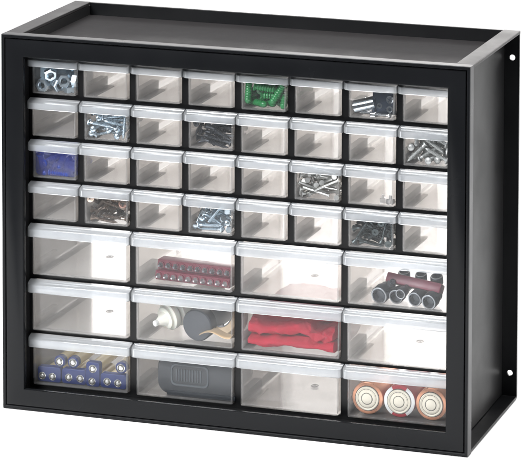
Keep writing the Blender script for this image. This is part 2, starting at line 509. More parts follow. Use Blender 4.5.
# ------------------------------------------------------------------ contents of the small drawers
SIM = {
'r1c1': [('nut',30.97,20.12,3.1,0.87,-0,0,0.494),('nut',7.22,3.36,6.25,0.612,0.612,0.354,-0.354),('nut',18.24,25.75,3.1,0.5,0,0,-0.866),('nut',18.46,12.56,6.25,0.597,0.03,0.706,-0.38),('nut',35.91,7.26,3.1,0.719,0,-0,-0.695),('nut',14.7,6.12,17.45,0.387,-0.007,-0.59,-0.709),('nut',41.63,22.58,6.25,0.521,0.521,-0.478,-0.478),('nut',6.95,16.53,3.1,0,0.926,0.377,-0),('nut',15.61,24.77,9.3,0.276,0,0,-0.961),('nut',23.03,8.21,6.25,0.598,0.028,0.707,-0.378),('nut',34.16,23.98,12.45,0.437,0.437,0.556,0.556),('nut',7.19,13.95,9.3,0.535,0,-0,-0.845),('nut',41.94,8.28,12.44,0.691,-0.148,-0.673,0.217),('nut',31.97,3.71,12.45,0.595,-0.629,0.324,0.383),('nut',27.67,24.42,12.45,0.263,-0.7,0.101,-0.657)],
'r1c5': [('green_plug',33.19,47.09,3.89,0.68,0.297,0.625,0.242),('green_plug',12.37,45.94,3.89,0.443,-0.418,0.552,0.57),('green_plug',33.84,21.37,3.89,0.072,-0.112,0.683,0.718),('green_plug',3.89,53.43,3.89,0.079,-0.105,-0.684,-0.717),('green_plug',25.23,28.85,3.89,0.675,0.631,0.285,-0.255),('green_plug',41.71,29.01,3.89,0.563,-0.558,0.41,0.451),('green_plug',5.44,27.78,3.89,0.713,0.688,0.078,-0.107),('green_plug',12.79,7.36,3.89,0.48,0.311,-0.618,-0.538),('green_plug',34.07,28.16,12.25,0.688,0.713,0.11,-0.077),('green_plug',33.28,76.11,3.89,0.08,-0.684,-0.105,0.717),('green_plug',41.71,30.23,11.8,0.468,-0.392,-0.534,-0.585),('green_plug',5.5,31.41,11.4,0.705,0.598,-0.284,0.254),('green_plug',3.89,67.93,12.62,0.427,0.433,-0.541,0.582),('green_plug',21.14,12.34,3.89,0.416,-0.682,-0.117,0.589),('green_plug',33.51,67.83,7.97,0.587,-0.429,-0.216,-0.651),('green_plug',13.35,71.03,3.89,0.465,0.294,-0.627,-0.551),('green_plug',27.46,9.81,11.23,0.361,-0.432,-0.535,0.63),('green_plug',41.71,60.49,7.13,0.479,-0.634,0.469,0.387),('green_plug',17.62,31.46,6.24,0.542,-0.31,0.48,0.616),('green_plug',34.41,49.53,12.25,0.81,0.368,0.182,-0.418),('green_plug',41.38,30.11,19.66,0.614,0.692,-0.288,0.247),('green_plug',3.93,43.25,16.52,0.573,-0.812,-0.078,-0.08),('green_plug',41.7,7.98,10.96,0.366,-0.087,-0.268,-0.887),('green_plug',35.35,3.89,14.8,0.758,0.154,0.233,0.589),('green_plug',16.57,24.01,12.62,0.53,-0.274,-0.575,-0.559),('green_plug',17.9,61.83,7.84,0.477,0.053,0.803,-0.353),('green_plug',13.42,76.1,16.62,0.365,0.655,0.483,0.452),('green_plug',21.69,6.39,19.6,0.714,0.324,-0.564,-0.258),('green_plug',24,49.79,12.27,0.362,0.697,-0.334,0.521),('green_plug',29.35,70.62,16.35,0.182,-0.126,-0.892,0.394),('green_plug',27.64,26.19,16.74,0.629,-0.217,0.422,0.616),('green_plug',11.1,21.6,17.85,0.599,0.598,0.483,-0.223),('green_plug',12.53,48.65,14.04,0.772,0.616,0.065,-0.142),('green_plug',21.79,11.87,25.61,0.765,0.257,0.588,-0.064),('green_plug',24.43,35.91,15.52,0.078,-0.134,-0.461,-0.874),('green_plug',15.18,58.11,19.51,0.736,0.652,-0.005,0.18),('green_plug',22.6,64.51,19.56,0.427,0.124,0.76,-0.473),('green_plug',6.99,59.53,20.79,0.199,-0.331,0.597,0.703),('green_plug',3.93,56.92,27.54,0.394,0.442,0.625,-0.51),('green_plug',41.71,53.89,16.43,0.64,-0.757,0.086,0.1),('green_plug',18.95,33.47,21.12,0.063,-0.138,0.611,0.777),('green_plug',25.45,22.98,23.69,0.198,0.407,0.778,-0.436),('green_plug',3.89,3.91,15.69,0.991,-0.019,0.023,0.131),('green_plug',36.97,57.34,23.42,0.715,0.531,-0.452,0.041),('green_plug',12.22,25.99,26.99,0.556,0.075,-0.756,0.336),('green_plug',33.98,66.31,22.51,0.121,-0.354,-0.377,0.847),('green_plug',12.13,67.75,26.03,0.69,-0.723,0.001,0.002),('green_plug',41.64,30.77,27.6,0.431,0.472,0.545,-0.542)],
'r2c2': [('silver_screw',26.29,22.45,2.34,0.152,0.142,-0.666,-0.716),('silver_screw',18.74,22.6,2.34,0.473,0.051,-0.679,-0.559),('silver_screw',43.14,14.42,2.35,0.404,-0.418,0.538,0.61),('silver_screw',13.56,21.3,4.95,0.256,-0.75,0.064,0.607),('silver_screw',36.73,25.65,2.34,0.495,-0.335,-0.593,-0.54),('silver_screw',19.96,10.16,4.25,0.297,0.727,0.101,-0.611),('silver_screw',2.46,16.74,6.1,0.624,0.78,0.04,0.016),('silver_screw',31.06,29.96,7.93,0.175,-0.68,0.143,-0.697),('silver_screw',33.68,14.54,4.18,0.681,0.732,-0.017,-0.016),('silver_screw',36.65,20.3,10.3,0.29,-0.203,0.516,0.78),('silver_screw',14.54,37.43,2.34,0.083,-0.667,-0.136,0.727),('silver_screw',41.41,2.34,14.44,0.808,-0.011,0.046,0.588),('silver_screw',6.51,14.52,8.73,0.685,0.667,-0.207,0.207),('silver_screw',29.81,15.64,8.72,0.668,-0.663,-0.233,0.245),('silver_screw',16.29,12.29,9.58,0.683,0.577,0.448,0.034),('silver_screw',24.46,11.07,9.12,0.712,0.334,0.602,-0.138),('silver_screw',16.98,37.54,6.82,0.62,0.414,-0.469,-0.474),('silver_screw',32.27,9.95,13.79,0.582,-0.077,0.77,0.252),('silver_screw',11.61,28.01,10.68,0.476,-0.522,0.035,0.706),('silver_screw',14.53,2.45,14.44,0.337,0.576,-0.353,-0.656),('silver_screw',21.29,15.93,14.07,0.676,-0.039,0.693,0.248),('silver_screw',17.33,9.72,15.01,0.466,0.365,0.521,0.615),('silver_screw',6.72,12.83,15.47,0.852,0.458,0.251,0.04),('silver_screw',25.54,27.12,13.7,0.62,-0.703,0.335,-0.095),('silver_screw',27.25,26.41,18.03,0.692,-0.662,0.28,-0.065),('silver_screw',43.15,25.48,15.22,0.065,-0.017,-0.747,-0.662),('silver_screw',17.04,27.31,13.82,0.631,0.101,-0.672,0.374),('silver_screw',11.83,17.71,18.57,0.699,0.042,-0.545,0.462),('silver_screw',17.83,15.94,21.52,0.09,0.117,0.783,0.604),('silver_screw',10.7,27.8,17.03,0.488,-0.063,-0.54,0.683),('silver_screw',30.7,11.81,22.81,0.389,-0.005,0.861,0.328),('silver_screw',21.69,37.65,18.76,0.564,0.278,-0.761,-0.158),('silver_screw',26.65,33.87,22.17,0.386,0.685,-0.319,-0.529),('silver_screw',14.36,26.6,23.84,0.084,0.68,-0.253,-0.683),('silver_screw',31.01,8.39,19.25,0.192,-0.681,0.112,-0.698),('silver_screw',24.82,19.32,23.46,0.419,-0.776,0.241,-0.406),('silver_screw',31.65,4.65,15.95,0.254,-0.785,0.07,-0.561),('silver_screw',13.96,37.55,22.4,0.538,-0.395,0.397,-0.63),('silver_screw',26.04,14.89,24.98,0.466,-0.258,-0.529,0.661),('silver_screw',29.94,29.69,23.31,0.813,-0.096,-0.538,0.202),('silver_screw',30.05,5.44,22.86,0.32,0.7,-0.245,-0.59),('silver_screw',35.51,25.95,25.67,0.738,-0.475,-0.37,-0.304),('silver_screw',43.23,26.06,21.16,0.785,0.604,0.053,-0.129),('silver_screw',19.54,20.98,27,0.256,0.719,-0.1,-0.638),('silver_screw',2.45,24.49,29,0.702,0.658,-0.156,0.224)],
'r2c4': [('black_screw',30.49,20.31,2.5,0.61,0.681,0.029,-0.404),('black_screw',35.3,17.36,2.5,0.38,-0.056,0.679,0.626),('black_screw',29.54,26.73,6.23,0.141,-0.697,0.31,0.631),('black_screw',9.93,26.37,2.5,0.486,-0.624,0.273,0.547),('black_screw',26.43,2.5,3.98,0.261,-0.608,-0.168,0.731),('black_screw',17.41,12.52,6.27,0.575,0.174,0.582,0.548),('black_screw',15.7,17.43,6.17,0.683,0.085,-0.696,0.203),('black_screw',14.72,30.41,5.91,0.686,-0.523,-0.188,0.469),('black_screw',16.45,21.92,11.11,0.176,0.539,0.368,-0.737),('black_screw',31.09,31.03,9.54,0.28,-0.828,-0.032,-0.485),('black_screw',13.5,31.64,12.6,0.602,-0.533,0.572,-0.164),('black_screw',29.55,8.41,7.82,0.433,-0.687,0.402,-0.422),('black_screw',23.05,21.24,14.28,0.822,0.267,-0.503,0.018),('black_screw',24.01,31.67,13.7,0.689,-0.05,0.665,0.284),('black_screw',28.44,11.86,11.37,0.276,0.637,-0.131,-0.707),('black_screw',43.1,26.22,10.84,0.498,-0.502,0.466,0.532),('black_screw',14.92,30.31,17.73,0.18,0.456,-0.5,-0.714),('black_screw',16.22,26.4,22.93,0.372,-0.356,-0.6,-0.612),('black_screw',27.77,2.89,8.93,0.142,0.745,0.272,0.592),('black_screw',24.08,26.38,21.16,0.066,-0.369,-0.618,-0.691),('black_screw',30.8,30.91,24.7,0.141,0.558,0.562,0.594),('black_screw',29.85,25.03,23,0.448,-0.714,0.423,-0.332),('black_screw',28.9,6.8,12.96,0.592,0.193,0.736,0.266),('black_screw',31.19,2.51,15.16,0.278,-0.51,-0.132,0.803),('black_screw',29.81,6.87,23.15,0.807,0.109,0.579,-0.03),('black_screw',29.92,11.89,21.34,0.266,-0.566,0.553,-0.551),('black_screw',2.97,21.87,17.62,0.772,-0.458,-0.166,-0.409),('black_screw',26.78,10.23,26.54,0.713,-0.35,0.588,-0.15),('black_screw',7.43,20.65,22.34,0.686,0.612,-0.347,0.189),('black_screw',2.61,15.91,27.83,0.173,0.196,-0.62,0.74)],
'r2c8': [('pale_plug',10.34,29.77,3.28,0.125,-0.06,-0.695,-0.706),('pale_plug',33.76,19.15,3.28,0.527,0.589,0.373,-0.485),('pale_plug',20.11,25.22,3.28,0.335,-0.511,-0.475,-0.633),('pale_plug',25.49,13.95,3.28,0.682,0.621,-0.318,0.22),('pale_plug',24.83,16.01,9.84,0.147,0.679,0.001,0.719),('pale_plug',42.32,34.22,3.28,0.265,0.276,0.641,-0.666),('pale_plug',28,22.14,9.81,0.189,0.625,-0.312,-0.69),('pale_plug',3.28,27.27,3.28,0.563,0.559,-0.417,0.444),('pale_plug',26.01,45,3.28,0.249,-0.634,0.291,-0.672),('pale_plug',31.77,41.74,9.98,0.132,-0.572,0.408,-0.699),('pale_plug',12.07,28.77,9.79,0.222,0.048,0.678,0.699),('pale_plug',31.62,20.39,16.15,0.149,0.622,0.32,0.698),('pale_plug',22.81,9.36,10.52,0.158,-0.819,-0.323,0.447),('pale_plug',9.76,11.98,11.17,0.09,-0.335,-0.086,-0.934),('pale_plug',20.2,30.13,14.51,0.841,0.339,-0.411,0.091),('pale_plug',3.28,18.92,13.5,0.687,0.618,-0.245,0.294),('pale_plug',31.66,42.6,16.59,0.281,-0.696,0.164,-0.64),('pale_plug',12.97,46.71,11.13,0.343,-0.54,-0.717,0.277),('pale_plug',31.88,3.31,10.41,0.322,-0.688,0.5,-0.415),('pale_plug',30.55,31.35,10.53,0.246,-0.184,-0.347,0.886),('pale_plug',10.54,5.25,10.59,0.647,0.195,0.335,0.656),('pale_plug',9.4,40.15,16.32,0.77,-0.059,0.41,0.486),('pale_plug',42.32,12.94,18.37,0.813,-0.439,-0.195,-0.33),('pale_plug',29.28,35.75,18.57,0.375,0.608,-0.223,-0.663),('pale_plug',5.88,38.33,22.56,0.439,0.658,0.58,-0.197),('pale_plug',38.75,36.02,23.51,0.06,0.106,0.631,0.766),('pale_plug',19.56,21.58,23.6,0.623,0.73,0.262,0.098),('pale_plug',29.97,24.99,23.87,0.517,0.688,-0.32,0.396),('pale_plug',25.52,42.42,24.21,0.078,-0.549,-0.311,0.772),('pale_plug',7.55,13.27,19.75,0.44,-0.556,0.4,0.58),('pale_plug',31.88,6.81,25.27,0.377,-0.447,0.695,-0.418),('pale_plug',27.83,3.73,20.57,0.663,0.292,-0.399,-0.562)],
'r3c1': [('blue_plug',3.46,27.81,3.46,0.107,-0.078,0.69,0.712),('blue_plug',26.11,18.8,3.46,0.417,0.684,-0.116,-0.587),('blue_plug',42.14,17.25,3.46,0.715,0.686,-0.103,0.081),('blue_plug',26.71,3.46,3.46,0.428,0.543,-0.432,-0.579),('blue_plug',26.87,11.74,6.04,0.375,-0.394,-0.403,0.736),('blue_cap',15.49,25.87,1.75,0.052,0,0,-0.999),('blue_plug',29.54,28.69,7.49,0.03,0.499,-0.636,-0.587),('blue_plug',19.79,20.38,9.66,0.076,-0.542,0.121,-0.828),('blue_cap',36.65,33.48,1.75,0.426,-0,-0,0.905),('blue_plug',9.22,27.99,8.07,0.358,-0.735,-0.273,-0.507),('blue_plug',25.37,10.73,15.56,0.365,-0.138,-0.454,-0.801),('blue_cap',33.34,11,8.59,0.219,0.165,-0.954,-0.123),('blue_cap',22.13,29.52,8.86,0.935,0.15,-0.32,-0.031),('blue_plug',10.15,10.92,7.92,0.305,-0.134,0.454,0.826),('blue_cap',6.37,33.58,11.37,0.094,-0.248,0.948,-0.175),('blue_plug',42.13,27.51,9.48,0.264,-0.283,-0.707,-0.592),('blue_plug',14.55,12.42,15.94,0.438,0.744,0.251,-0.438),('blue_cap',39.22,7.72,10.53,0.131,0.071,-0.989,-0.01),('blue_plug',3.46,8.9,11.33,0.371,0.106,-0.208,0.899),('blue_plug',35.47,31.02,12.06,0.876,0.408,0.123,0.225),('blue_cap',13.84,29.25,12.58,0.452,-0.052,-0.864,-0.218)],
'r3c6': [('nail',22.22,21.87,1.86,0.593,0.562,-0.397,-0.419),('nail',42.67,15.62,1.86,0.587,0.557,-0.403,0.427),('nail',31.54,10.67,4.34,0.572,-0.105,0.601,-0.548),('nail',38.58,26.26,5.55,0.431,-0.383,-0.498,-0.647),('nail',1.96,21.7,1.86,0.575,0.568,-0.388,0.443),('nail',15.91,12.49,3.53,0.537,0.048,-0.722,0.433),('nail',33.91,26.49,4.26,0.475,-0.335,0.663,0.471),('nail',13.44,29.74,3.61,0.415,0.148,0.711,0.548),('nail',14.05,12.15,7.13,0.224,-0.401,-0.568,0.683),('nail',14.5,25.82,3.78,0.26,0.396,0.613,0.632),('nail',22.04,13.41,4.87,0.575,0.734,-0.147,-0.33),('nail',14.7,17.32,6.33,0.655,0.038,-0.672,0.343),('nail',18.48,3.82,6.7,0.59,-0.248,0.753,-0.152),('nail',29.9,12.48,8.04,0.339,0.634,0.385,0.579),('nail',31.69,11.52,11.94,0.704,0.558,0.361,0.249),('nail',43.65,22.23,7.72,0.336,-0.514,0.635,0.47),('nail',36.71,24.71,9.3,0.224,0.322,-0.52,0.759),('nail',15.35,6.9,9.12,0.687,0.382,-0.421,-0.453),('nail',32.47,26.75,7.92,0.199,-0.472,0.67,0.538),('nail',6.26,26.34,6.74,0.411,-0.491,0.625,0.447),('nail',22.27,25.77,4.42,0.571,-0.184,-0.58,0.551),('nail',17.36,40.11,7.77,0.733,0.04,0.679,0.003),('nail',18.82,36.42,9.45,0.866,-0.214,0.387,-0.233),('nail',1.89,26.28,7.46,0.135,0.12,-0.532,0.827),('nail',30.09,29.78,10.65,0.665,0.41,0.427,0.454),('nail',19.29,27.48,8.47,0.751,0.38,0.537,-0.058),('nail',29.84,34.07,10.92,0.719,0.157,0.635,0.235),('nail',17.61,33.02,12.29,0.486,0.478,0.386,0.621),('nail',14.93,39.03,13.59,0.402,-0.436,-0.732,0.336),('nail',15.02,29.38,11.51,0.062,0.616,-0.011,0.785),('nail',27.75,9.26,15.89,0.538,-0.686,-0.465,0.152),('nail',15.37,27.34,15.25,0.711,-0.618,-0.324,0.085),('nail',12,16.33,12.79,0.367,0.616,-0.33,0.614),('nail',1.87,26.27,14.82,0.584,-0.666,0.369,0.282),('nail',11.45,27.77,17.82,0.376,-0.563,0.278,0.681),('nail',16.82,14.88,14.93,0.337,-0.108,0.672,-0.651),('nail',9.39,17.45,16.77,0.63,-0.347,-0.557,-0.416),('nail',7.06,15.39,13.75,0.71,0.589,-0.119,0.367),('nail',18.39,28.79,17.17,0.284,0.191,-0.56,-0.755),('nail',14.25,13.24,19.18,0.243,-0.39,-0.518,0.722),('nail',27.17,14.38,17.6,0.53,-0.752,0.212,-0.33),('nail',33.03,27.49,16.24,0.625,-0.673,0.007,-0.396),('nail',15.6,18.55,19.46,0.415,0.63,-0.057,-0.653),('nail',31.24,13.91,19.52,0.751,0.344,-0.542,0.158),('nail',15.62,13.97,22.78,0.692,0.3,-0.573,0.322),('nail',19.95,35.07,22.96,0.626,0.239,0.717,0.194),('nail',30.5,2.29,13.57,0.837,-0.134,0.513,-0.137),('nail',33.62,10.79,19.35,0.365,0.053,0.812,0.452),('nail',15.74,27.57,25.07,0.237,0.727,-0.219,-0.606),('nail',20.63,14.58,21.66,0.453,0.592,0.25,-0.619),('nail',17.54,31.24,22.04,0.663,0.314,-0.492,-0.47),('nail',32.05,22.71,18.89,0.049,0.504,0.501,0.702),('nail',27.13,19.76,23.55,0.773,-0.102,-0.595,0.196),('nail',29.86,25.95,22.93,0.312,0.667,0.179,0.653),('nail',31.05,30.52,24.54,0.572,0.283,-0.558,-0.53),('nail',16.23,22.96,24.81,0.203,0.626,-0.165,-0.735),('nail',22.05,14.95,25.21,0.075,-0.758,0.068,-0.644),('nail',34.28,14.88,27.86,0.688,0.647,0.029,0.326),('nail',23.22,40.08,23.78,0.765,0.173,-0.596,-0.175),('nail',43.58,14.96,26.39,0.278,-0.251,0.557,0.742),('nail',39.62,15.75,26.08,0.409,0.497,-0.573,0.508)],
'r4c2': [('bronze_screw',24.13,21.98,2.61,0.714,0.66,-0.157,-0.17),('bronze_screw',31.73,17.26,2.74,0.191,0.38,0.56,0.711),('bronze_screw',33.61,30.53,7.4,0.323,0.318,-0.72,-0.526),('bronze_screw',21.75,29.41,8.01,0.75,-0.147,0.459,0.452),('bronze_screw',19.36,2.91,2.61,0.67,-0.338,-0.588,0.3),('bronze_screw',30.22,2.69,6.22,0.669,0.021,0.739,0.074),('bronze_screw',15.25,11.33,9.71,0.45,-0.578,-0.43,0.527),('bronze_screw',10.43,25.78,5.1,0.506,-0.294,-0.676,-0.447),('bronze_screw',19.66,22.09,9.03,0.688,0.3,0.648,-0.131),('bronze_screw',33.19,29.22,12.72,0.204,-0.386,-0.291,-0.852),('bronze_screw',2.72,22.38,5.95,0.662,-0.403,0.373,0.51),('bronze_screw',30.12,8.11,5.76,0.659,-0.248,0.708,-0.058),('bronze_screw',25.41,19.9,14.52,0.722,-0.231,-0.65,0.044),('bronze_screw',30.05,23.92,14.94,0.321,0.725,0.153,0.59),('bronze_screw',35.39,12.96,16.8,0.595,0.625,-0.501,-0.067),('bronze_screw',33.8,26.74,22.7,0.713,-0.192,0.518,0.432),('bronze_screw',15.84,33.04,16.38,0.752,-0.16,-0.633,-0.09),('bronze_screw',27.25,26.86,20.62,0.35,-0.523,-0.388,-0.673),('bronze_screw',30.09,2.74,18.69,0.594,-0.16,0.786,-0.068),('bronze_screw',29.98,15,17.89,0.449,0.154,0.511,0.717),('bronze_screw',27.01,8.36,19.58,0.592,0.153,0.514,0.602),('bronze_screw',19.94,10.01,17.1,0.5,0.605,-0.604,-0.14),('bronze_screw',10.42,13.01,16.84,0.769,0.42,0.152,0.457),('bronze_screw',13.17,16.62,12.8,0.733,-0.129,0.238,-0.624),('bronze_screw',7.18,26.55,21.65,0.78,-0.578,-0.123,-0.204),('bronze_screw',30.15,2.74,24.34,0.627,0.154,0.74,0.189),('bronze_screw',2.61,15.25,17.88,0.582,0.405,-0.356,0.609),('bronze_screw',12.4,26.53,22.91,0.778,-0.617,0.116,-0.037)],
'r4c4': [('silver_screw',26.76,29.27,2.34,0.648,-0.116,0.671,0.342),('bolt',29.17,28.01,7.05,0.15,0.155,-0.551,-0.807),('silver_screw',18.1,14.46,2.34,0.152,-0.678,-0.071,0.716),('silver_screw',20.37,4.37,2.34,0.141,0.676,0.082,0.718),('silver_screw',20.66,2.34,6.86,0.638,0.203,-0.705,-0.235),('bolt',21.39,9.22,3.95,0.676,-0.314,-0.557,0.365),('bolt',38.79,14.62,2.51,0.726,0.682,0.062,0.066),('bolt',8.54,29.32,3.27,0.368,-0.08,0.659,-0.652),('silver_screw',32.82,11.89,5.68,0.562,0.544,-0.089,0.617),('bolt',17.52,14.61,8.16,0.123,-0.641,0.109,0.75),('bolt',27.37,15.52,9.47,0.818,0.471,0.329,-0.021),('silver_screw',17.84,24.15,8.1,0.395,-0.732,0.397,0.388),('bolt',7.04,27.62,10.81,0.259,-0.268,0.805,0.462),('bolt',42.8,27.31,2.8,0.708,-0.657,0.164,0.201),('silver_screw',24.01,28.68,11.8,0.452,0.241,-0.692,-0.508),('silver_screw',28.45,22.2,9.83,0.46,0.696,0.304,0.46),('bolt',32.84,31.48,12.79,0.1,0.795,0.127,0.585),('bolt',21.76,24.5,15.62,0.624,0.414,-0.633,-0.195),('silver_screw',9.14,16.61,16.85,0.353,0.471,0.698,-0.408),('bolt',34.36,31.41,17.93,0.611,0.356,0.698,-0.113),('silver_screw',31.29,16.77,14.63,0.566,0.357,0.742,-0.046),('bolt',33.34,21.11,17.84,0.385,0.773,0.262,0.43),('silver_screw',31.32,12.03,17.42,0.276,-0.608,0.114,-0.736),('bolt',32.77,11.73,22.97,0.334,-0.085,0.708,-0.617),('silver_screw',37.63,25.54,23.03,0.351,-0.3,0.685,0.564),('silver_screw',14.46,37.66,17.5,0.129,-0.811,-0.283,0.496),('silver_screw',29.48,35.16,24.69,0.561,-0.455,0.342,-0.601),('bolt',29.63,30.16,28.16,0.731,-0.356,-0.582,-0.019),('silver_screw',2.34,16.75,9.58,0.198,0.409,-0.764,0.457),('silver_screw',27.9,29.07,21.74,0.347,0.411,-0.297,0.789),('bolt',20.39,19.09,20.87,0.372,0.9,-0.136,-0.181),('bolt',20.52,6.53,13.3,0.108,0.482,-0.005,-0.869),('bolt',27.03,2.64,19.81,0.512,0.254,0.208,0.794),('silver_screw',14.44,17.82,24.44,0.291,-0.701,-0.325,0.564),('bolt',12.78,32.05,19.06,0.17,-0.718,0.031,0.674),('silver_screw',2.46,25.49,26.44,0.66,-0.75,0.023,-0.03)],
'r4c7': [('slate_screw',24.75,14.27,2.3,0.368,0.339,-0.586,-0.637),('slate_screw',35.07,22.69,2.3,0.735,0.554,0.389,-0.012),('slate_screw',16.09,8.29,2.3,0.206,-0.677,-0.02,0.706),('slate_screw',23.23,2.37,2.41,0.008,0.673,-0.064,-0.737),('slate_screw',35.25,13.83,5.16,0.649,0.74,0.131,0.115),('slate_screw',41.29,26.07,3.88,0.134,0.089,-0.712,-0.684),('slate_screw',24.04,9.8,4.05,0.745,-0.082,-0.633,-0.196),('slate_screw',22.7,21.43,2.3,0.644,-0.128,-0.665,-0.356),('slate_screw',23.76,26.08,5.88,0.064,-0.081,0.762,0.639),('slate_screw',28.47,26.11,5.88,0.318,-0.435,-0.572,-0.619),('slate_screw',34.28,30.23,10.3,0.137,0.473,-0.406,-0.77),('slate_screw',23.73,21.2,11.06,0.516,0.621,-0.163,-0.567),('slate_screw',30.6,7.9,9.18,0.666,0.45,-0.543,-0.244),('slate_screw',31.64,17.01,10.26,0.576,0.258,0.664,0.401),('slate_screw',13.95,34.2,6.89,0.118,0.735,-0.294,-0.6),('slate_screw',13.92,24.63,7.53,0.102,0.804,-0.112,-0.575),('slate_screw',20.12,29.04,9.97,0.621,0.273,-0.661,-0.32),('slate_screw',35.01,26.96,14.26,0.528,-0.109,0.651,0.534),('slate_screw',20.12,37.61,17.1,0.312,0.73,-0.419,-0.442),('slate_screw',40.87,25.39,18.13,0.355,0.508,-0.602,0.504),('slate_screw',24.53,11.12,10,0.225,0.673,-0.085,-0.699),('slate_screw',32.76,14.72,15.34,0.547,0.765,0.11,0.323),('slate_screw',25.39,13.71,15.03,0.702,0.693,0.138,-0.088),('slate_screw',35.68,2.31,16.81,0.04,-0.989,0.011,0.141),('slate_screw',15.58,25.17,13.08,0.225,0.383,0.406,0.799),('slate_screw',17.78,23.39,18.04,0.538,-0.152,-0.775,0.295),('slate_screw',32.65,26.33,22.21,0.565,-0.594,0.131,-0.557),('slate_screw',24.49,28.57,23.5,0.134,0.676,-0.459,-0.56),('slate_screw',28.79,16.16,20.11,0.627,0.267,-0.674,-0.285),('slate_screw',13.91,6.33,17.08,0.097,0.736,-0.192,-0.642),('slate_screw',13.9,37.61,23.63,0.467,0.543,-0.604,-0.349),('slate_screw',31.99,8.45,19.78,0.303,-0.647,0.281,-0.641),('slate_screw',29.77,13.93,25.67,0.004,-0.14,0.726,-0.673),('slate_screw',26.35,37.58,24.35,0.77,0.265,0.469,0.343),('slate_screw',10.35,2.3,13.24,0.039,-0.958,0.012,0.284),('slate_screw',2.38,21.16,12.58,0.42,-0.621,0.578,0.322),('slate_screw',17.03,26.02,22.54,0.501,-0.202,-0.84,0.056),('slate_screw',15.4,12.2,23.7,0.422,-0.587,0.175,0.668),('slate_screw',12.97,12.06,17.97,0.526,-0.543,-0.09,0.648),('slate_screw',13.06,6.7,23.19,0.765,-0.086,-0.564,-0.299),('slate_screw',2.35,26.08,15.83,0.435,-0.527,0.6,0.416),('slate_screw',12.67,22.01,22.57,0.217,0.6,0.036,0.77),('slate_screw',43.3,2.42,16.92,0.455,0.017,-0.057,-0.889)],
}
WHERE = {'r1c1': (0,0), 'r1c5': (0,4), 'r2c2': (1,1), 'r2c4': (1,3), 'r2c8': (1,7), 'r3c1': (2,0), 'r3c6': (2,5), 'r4c2': (3,1), 'r4c4': (3,3), 'r4c7': (3,6)}
INFO = {
 ('r1c1','nut'): ('hex_nut', 'bluish silver hex nut among others in the top left drawer', 'nut', 'hex nuts in the top left drawer'),
 ('r1c5','green_plug'): ('wall_plug', 'green ribbed plastic wall plug in the pile in a top row drawer', 'wall plug', 'green wall plugs in the fifth drawer of the top row'),
 ('r2c2','silver_screw'): ('screw', 'silver pan head screw in the pile just below and right of the nuts', 'screw', 'silver screws in the second drawer of the second row'),
 ('r2c4','black_screw'): ('drywall_screw', 'black coarse threaded screw in the heap in the second row', 'screw', 'black screws in the fourth drawer of the second row'),
 ('r2c8','pale_plug'): ('pan_head_screw', 'dull pale grey screw in the rightmost drawer of the second row', 'screw', 'pale screws in the last drawer of the second row'),
 ('r3c1','blue_plug'): ('wall_plug', 'blue translucent plastic plug in the leftmost drawer of the third row', 'wall plug', 'blue plugs in the first drawer of the third row'),
 ('r3c1','blue_cap'): ('round_disc', 'round blue plastic disc among blue plugs in the leftmost drawer', 'plastic disc', 'blue discs in the first drawer of the third row'),
 ('r3c6','nail'): ('nail', 'bright steel flat head nail in the tangle in the third row', 'nail', 'nails in the sixth drawer of the third row'),
 ('r4c2','bronze_screw'): ('wood_screw', 'brownish bronze countersunk screw in the second drawer of the fourth row', 'screw', 'bronze screws in the second drawer of the fourth row'),
 ('r4c4','silver_screw'): ('machine_screw', 'silver round head screw mixed with bolts in the fourth row', 'screw', 'silver screws in the fourth drawer of the fourth row'),
 ('r4c4','bolt'): ('hex_bolt', 'silver hex head bolt mixed with screws in the fourth row', 'bolt', 'silver bolts in the fourth drawer of the fourth row'),
 ('r4c7','slate_screw'): ('fine_screw', 'dark greenish grey screw in the seventh drawer of the fourth row', 'screw', 'dark screws in the seventh drawer of the fourth row'),
}
protos = {}
for job, lst in SIM.items():
    org = ORI[WHERE[job]]
    for k, x, y, z, qw, qx, qy, qz in lst:
        nm, lab, cat, grp = INFO[(job, k)]
        if (job, k) not in protos:
            fn, mat = HW[k]
            me_key = k
            if me_key in protos: o = bpy.data.objects.new(nm, protos[me_key]); COL.objects.link(o)
            else:
                o = link(nm, fn(), M[mat], smooth=True); protos[me_key] = o.data
            protos[(job, k)] = o
        else:
            o = protos[(job, k)].copy(); COL.objects.link(o)
        o.rotation_mode = 'QUATERNION'; o.rotation_quaternion = (qw, qx, qy, qz)
        o.location = org + Vector((x/1000+.0006, y/1000+.0006, z/1000+.0002))
        tag(o, lab, cat, grp)

def place(o, org, x, y, z): o.location = org + Vector((x, y, z))/1000; return o

# slate film behind the nuts
bm = bmesh.new(); lo = []
for y, sc_ in ((.0125,.9),(.0120,.97),(.0140,1),(.0420,1),(.0430,.9)):
    q = rrect(.0006,.0462,.0005,.0338,y,.004,8); cx_, cz_ = .0234, .0171
    lo.append([(cx_+(a-cx_)*sc_, b + noise.noise(Vector((a*90,b*90,c*90+4)))*.0012, max(.0004, cz_+(c-cz_)*sc_)) for a, b, c in q])
V = ring_loft(bm, lo); bm.faces.new(V[-1]); bm.faces.new(V[0][::-1])
o = link('plastic_bag', bm, M['slate_film'], smooth=True); place(o, ORI[(0,0)], 0, 0, 0)
tag(o, 'slate blue film bag behind the silver nuts in the top left drawer', 'bag')
